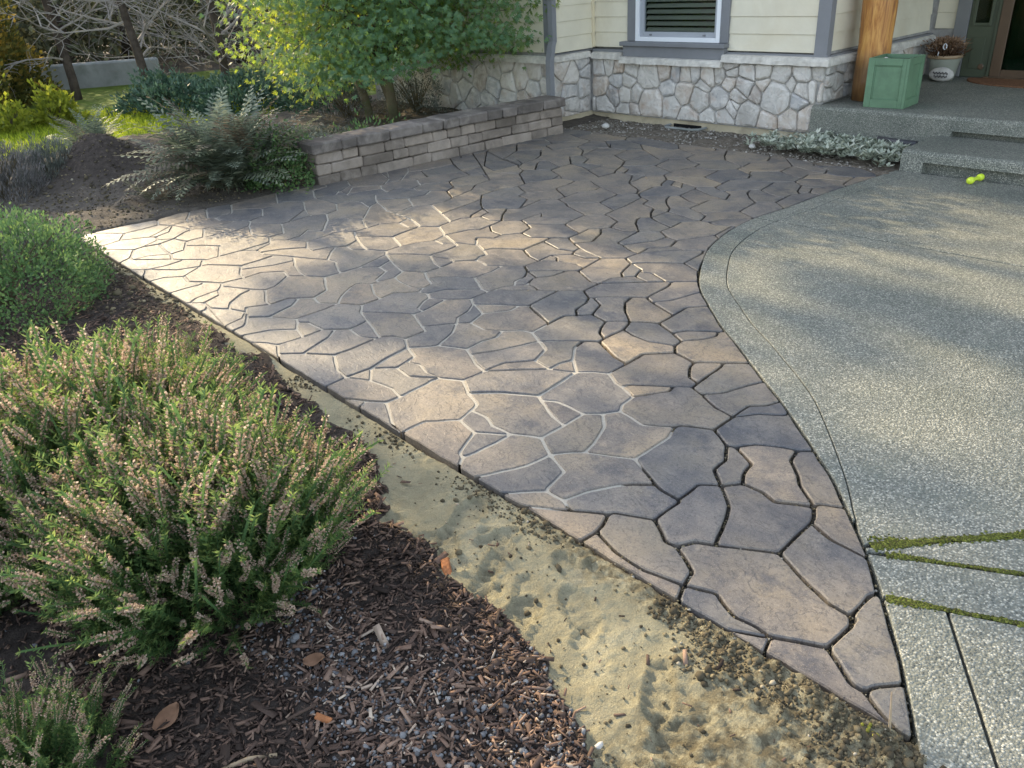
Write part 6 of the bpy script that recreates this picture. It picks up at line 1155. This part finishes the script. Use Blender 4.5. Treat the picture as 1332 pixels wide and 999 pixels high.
# ------------------------------------------------------------------ woodland behind: bare trees, brush, pale wall
def bare_tree(label, loc, h, lean, n, seed):
    t = thing('bare_tree', label, 'tree', loc); r0 = random.Random(seed)
    pth = [(lean * z, .02 * math.sin(z * 3), z) for z in np.linspace(-.05, h, 9)]
    m = MB(); m.tube(pth, [.085 * (1 - .6 * i / 8) for i in range(9)], 9); m.build('trunk', M['bark'], t, (0, 0, 0), True)
    m = MB()
    def br(p, d, L_, r_, dep):
        q = [p]; dd = Vector(d)
        for i in range(4):
            dd = (dd + Vector((r0.gauss(0, .22), r0.gauss(0, .22), r0.gauss(.02, .18)))).normalized(); q.append(tuple(Vector(q[-1]) + dd * L_ / 4))
        m.tube(q, [r_ * (1 - .18 * i) for i in range(5)], 4, False)
        if dep > 0:
            for k in range(r0.randint(3, 5)): 
                i = r0.randint(1, 4); br(q[i], dd + Vector((r0.gauss(0, .8), r0.gauss(0, .8), r0.gauss(.1, .5))), L_ * r0.uniform(.45, .7), r_ * .55, dep - 1)
    for k in range(n):
        z = r0.uniform(.45, h); a_ = r0.uniform(0, 6.283); br((lean * z, 0, z), (math.cos(a_), math.sin(a_), r0.uniform(-.1, .6)), r0.uniform(.9, 1.9), .026, 2)
    m.build('branches', M['twig'], t, (0, 0, 0)); return t
bare_tree('bare dark trunked tree in front of the left part of the pale wall', (-16.6, 4.35, -.05), 3.4, -.10, 12, 4)
bare_tree('bare tree with pale twisting branches at the right end of the pale wall', (-15.2, 5.15, -.05), 3.4, -.14, 14, 9)
bare_tree('slender bare tree between the pale wall and the maple', (-14.6, 6.3, -.05), 3.0, .06, 18, 21)
tag(bpy.data.objects.new('x', None), 'x', 'x') if False else None
cw = MB(); cw.box((-18.9, 4.0, -.1), (-18.6, 6.6, .44), Matrix.Translation((-18.7, 5, 0)) @ Matrix.Rotation(R(-35), 4, 'Z') @ Matrix.Translation((18.7, -5, 0)), .03)
tag(cw.build('concrete_wall', M['concw']), 'pale weathered concrete wall standing in the brush at the back left', 'wall')
m = MB()
for j in range(900):
    x = rnd.uniform(-22, -13.2); y = rnd.uniform(4.5, 13.5)
    if y < 4.5 + (x + 22) * .22 + .6: continue
    a_ = rnd.uniform(0, 6.283); L_ = rnd.uniform(.5, 1.5); z0_ = rnd.uniform(0, 1.5); k = rnd.uniform(.2, .9)
    m.tube([(x, y, z0_), (x + math.cos(a_) * L_ * .5, y + math.sin(a_) * L_ * .5, z0_ + k * L_ * .6), (x + math.cos(a_ + .4) * L_, y + math.sin(a_ + .4) * L_, z0_ + k * L_ * .9)], [.009, .006, .002], 3, False)
stuff(tag(m.build('brushwood', M['twig']), 'tangle of bare grey twigs in the shade behind the lawn', 'brush'))
n = 120000; x = rs.uniform(-33, -20, n); y = rs.uniform(-3, 22, n); k = (x + .25 * (y - 6) < -21.0 + rs.normal(0, .6, n)); x, y = x[k], y[k]; n = len(x)
top = 2.9 + .9 * vnoise(x, y, .35) + .5 * vnoise(x, y, .9); z = rs.uniform(0, 1, n) ** .8 * np.clip(top, .6, 5)
P = np.stack([x, y, z], 1); V, F = leaf_quads(P, rdir(n), rdir(n), rs.uniform(.10, .22, n), rs.uniform(.07, .13, n))
stuff(tag(link('woods', np_mesh('woods', V, F, M['wood_leaf'], np.clip(rs.beta(1.6, 2.4, n) + .1 * vnoise(x, z * 3, .8), 0, 1))), 'dim olive woodland closing the view behind the garden', 'woods'))
n = 26000; x = rs.uniform(-19, -9.5, n); y = rs.uniform(9.8, 20, n); z = rs.uniform(0, 1, n) ** .8 * (3 + vnoise(x, y, .5)); P = np.stack([x, y, z], 1); V, F = leaf_quads(P, rdir(n), rdir(n), rs.uniform(.07, .15, n), .07)
stuff(tag(link('thicket', np_mesh('thicket', V, F, M['wood_leaf'], rs.beta(1.4, 2.6, n))), 'grey green thicket seen past the left side of the maple', 'thicket'))

# ------------------------------------------------------------------ small things lying on the beds
def leaf_thing(label, x, y, s_, mat, curl, rz):
    z = float(bed_z(np.array([x]), np.array([y]))[0][0]) + .012; m = MB(); nl = 7
    for i in range(nl):
        t = i / (nl - 1); wv = math.sin(math.pi * (t * .92 + .06)) ** .8 * .34
        for j in (-1, 0, 1): m.v.append(((t - .5) * s_, j * wv * s_, curl * s_ * (abs(j) * .5 + (t - .5) ** 2 * 1.2)))
    for i in range(nl - 1):
        for j in range(2): a_ = i * 3 + j; m.f.append((a_, a_ + 3, a_ + 4, a_ + 1)); m.mi.append(0)
    o = m.build('dry_leaf', mat, None, (x, y, z), True); o.rotation_euler = (.15, -.2, rz); md = o.modifiers.new('thick', 'SOLIDIFY'); md.thickness = .0008; tag(o, label, 'leaf'); return o
leaf_thing('curled brown dry leaf lying on the mulch below the largest heather', -1.70, .235, .078, M['dryleaf'], .35, 1.9)
leaf_thing('grey dead leaf lying at the bottom edge of the picture', -1.545, .145, .08, M['lav'] if False else M['palestick'], .2, .4)
leaf_thing('tan dry leaf tucked under the right side of the largest heather', -1.60, .60, .06, M['dryleaf'], .3, .9)
def chunk(name, label, cat_, x, y, ln, wd, th, rz, mat, dz=.012):
    z = float(bed_z(np.array([x]), np.array([y]))[0][0]) + dz; m = MB(); m.box((-ln / 2, -wd / 2, -th / 2), (ln / 2, wd / 2, th / 2), None, min(wd, th) * .3, min(wd, th) * .22)
    o = m.build(name, mat, None, (x, y, z)); o.rotation_euler = (.1, .08, rz); return tag(o, label, cat_)
chunk('bark_piece', 'orange brown bark piece lying where the mulch meets the sand', 'bark', -1.66, 1.10, .085, .026, .016, -.55, M['redbark'])
chunk('bark_piece', 'small orange bark flake on the gravel right of the heather', 'bark', -1.42, .52, .045, .018, .008, .5, M['redbark'])
m = MB(); m.tube([(-1.47, .27, .0), (-1.44, .33, .012), (-1.405, .385, .01)], [.006, .0065, .004], 7); tag(m.build('stick', M['palestick'], smooth=True), 'short pale broken stick lying on the mulch near the bottom edge', 'stick')
m = MB(); m.tube([(-.425, 1.455, -.02), (-.440, 1.475, .05), (-.455, 1.50, .085)], [.0035, .003, .002], 6); tag(m.build('stalk', M['palestick'], smooth=True), 'thin dry stalk standing at the tip of the paving', 'stalk')
V, F = lumps(np.array([[-.885, .955, .0]]), .0105, .8); tag(link('white_pebble', np_mesh('white_pebble', V, F, M['pale'], smooth=True)), 'white pebble lying among bark chips at the edge of the sand', 'pebble')
P = np.array([(-.46 + rnd.gauss(0, .011), 1.435 + rnd.gauss(0, .008), rnd.uniform(-.02, .015)) for _ in range(26)]); V, F = lumps(P, .0055, .9)
stuff(tag(link('moss', np_mesh('moss', V, F, m_r('yellow moss', [(0, (.12, .12, .02)), (1, (.42, .38, .06))], .9), np.repeat(rs.uniform(0, 1, len(P)), 20))), 'yellow moss tuft at the pointed end of the paving', 'moss'))
for x, y, s_, lb in ((-6.30, 5.60, .02, 'tiny pale leaf on the paving close to the right half of the low wall'), (-5.95, 5.70, .017, 'tiny pale leaf on the dark paving a step out from the low wall'), (-6.50, 3.85, .02, 'tiny pale leaf on the paving at the left end of the low wall'), (-4.35, 5.35, .022, 'tiny olive leaf on the far right part of the paving'), (-3.2, 2.9, .010, 'tiny dry leaf on a large brown stone in the middle of the paving')):
    m = MB(); m.add([(-s_, 0, .001), (0, -s_ * .45, .004), (s_, 0, .008), (0, s_ * .45, .003)], [(0, 1, 2, 3)])
    o = m.build('fallen_leaf', M['palestick'], None, (x, y, .003)); o.rotation_euler = (0, 0, rnd.uniform(0, 6)); md = o.modifiers.new('thick', 'SOLIDIFY'); md.thickness = .001
    tag(o, lb, 'leaf', 'tiny dry leaves scattered over the paving')
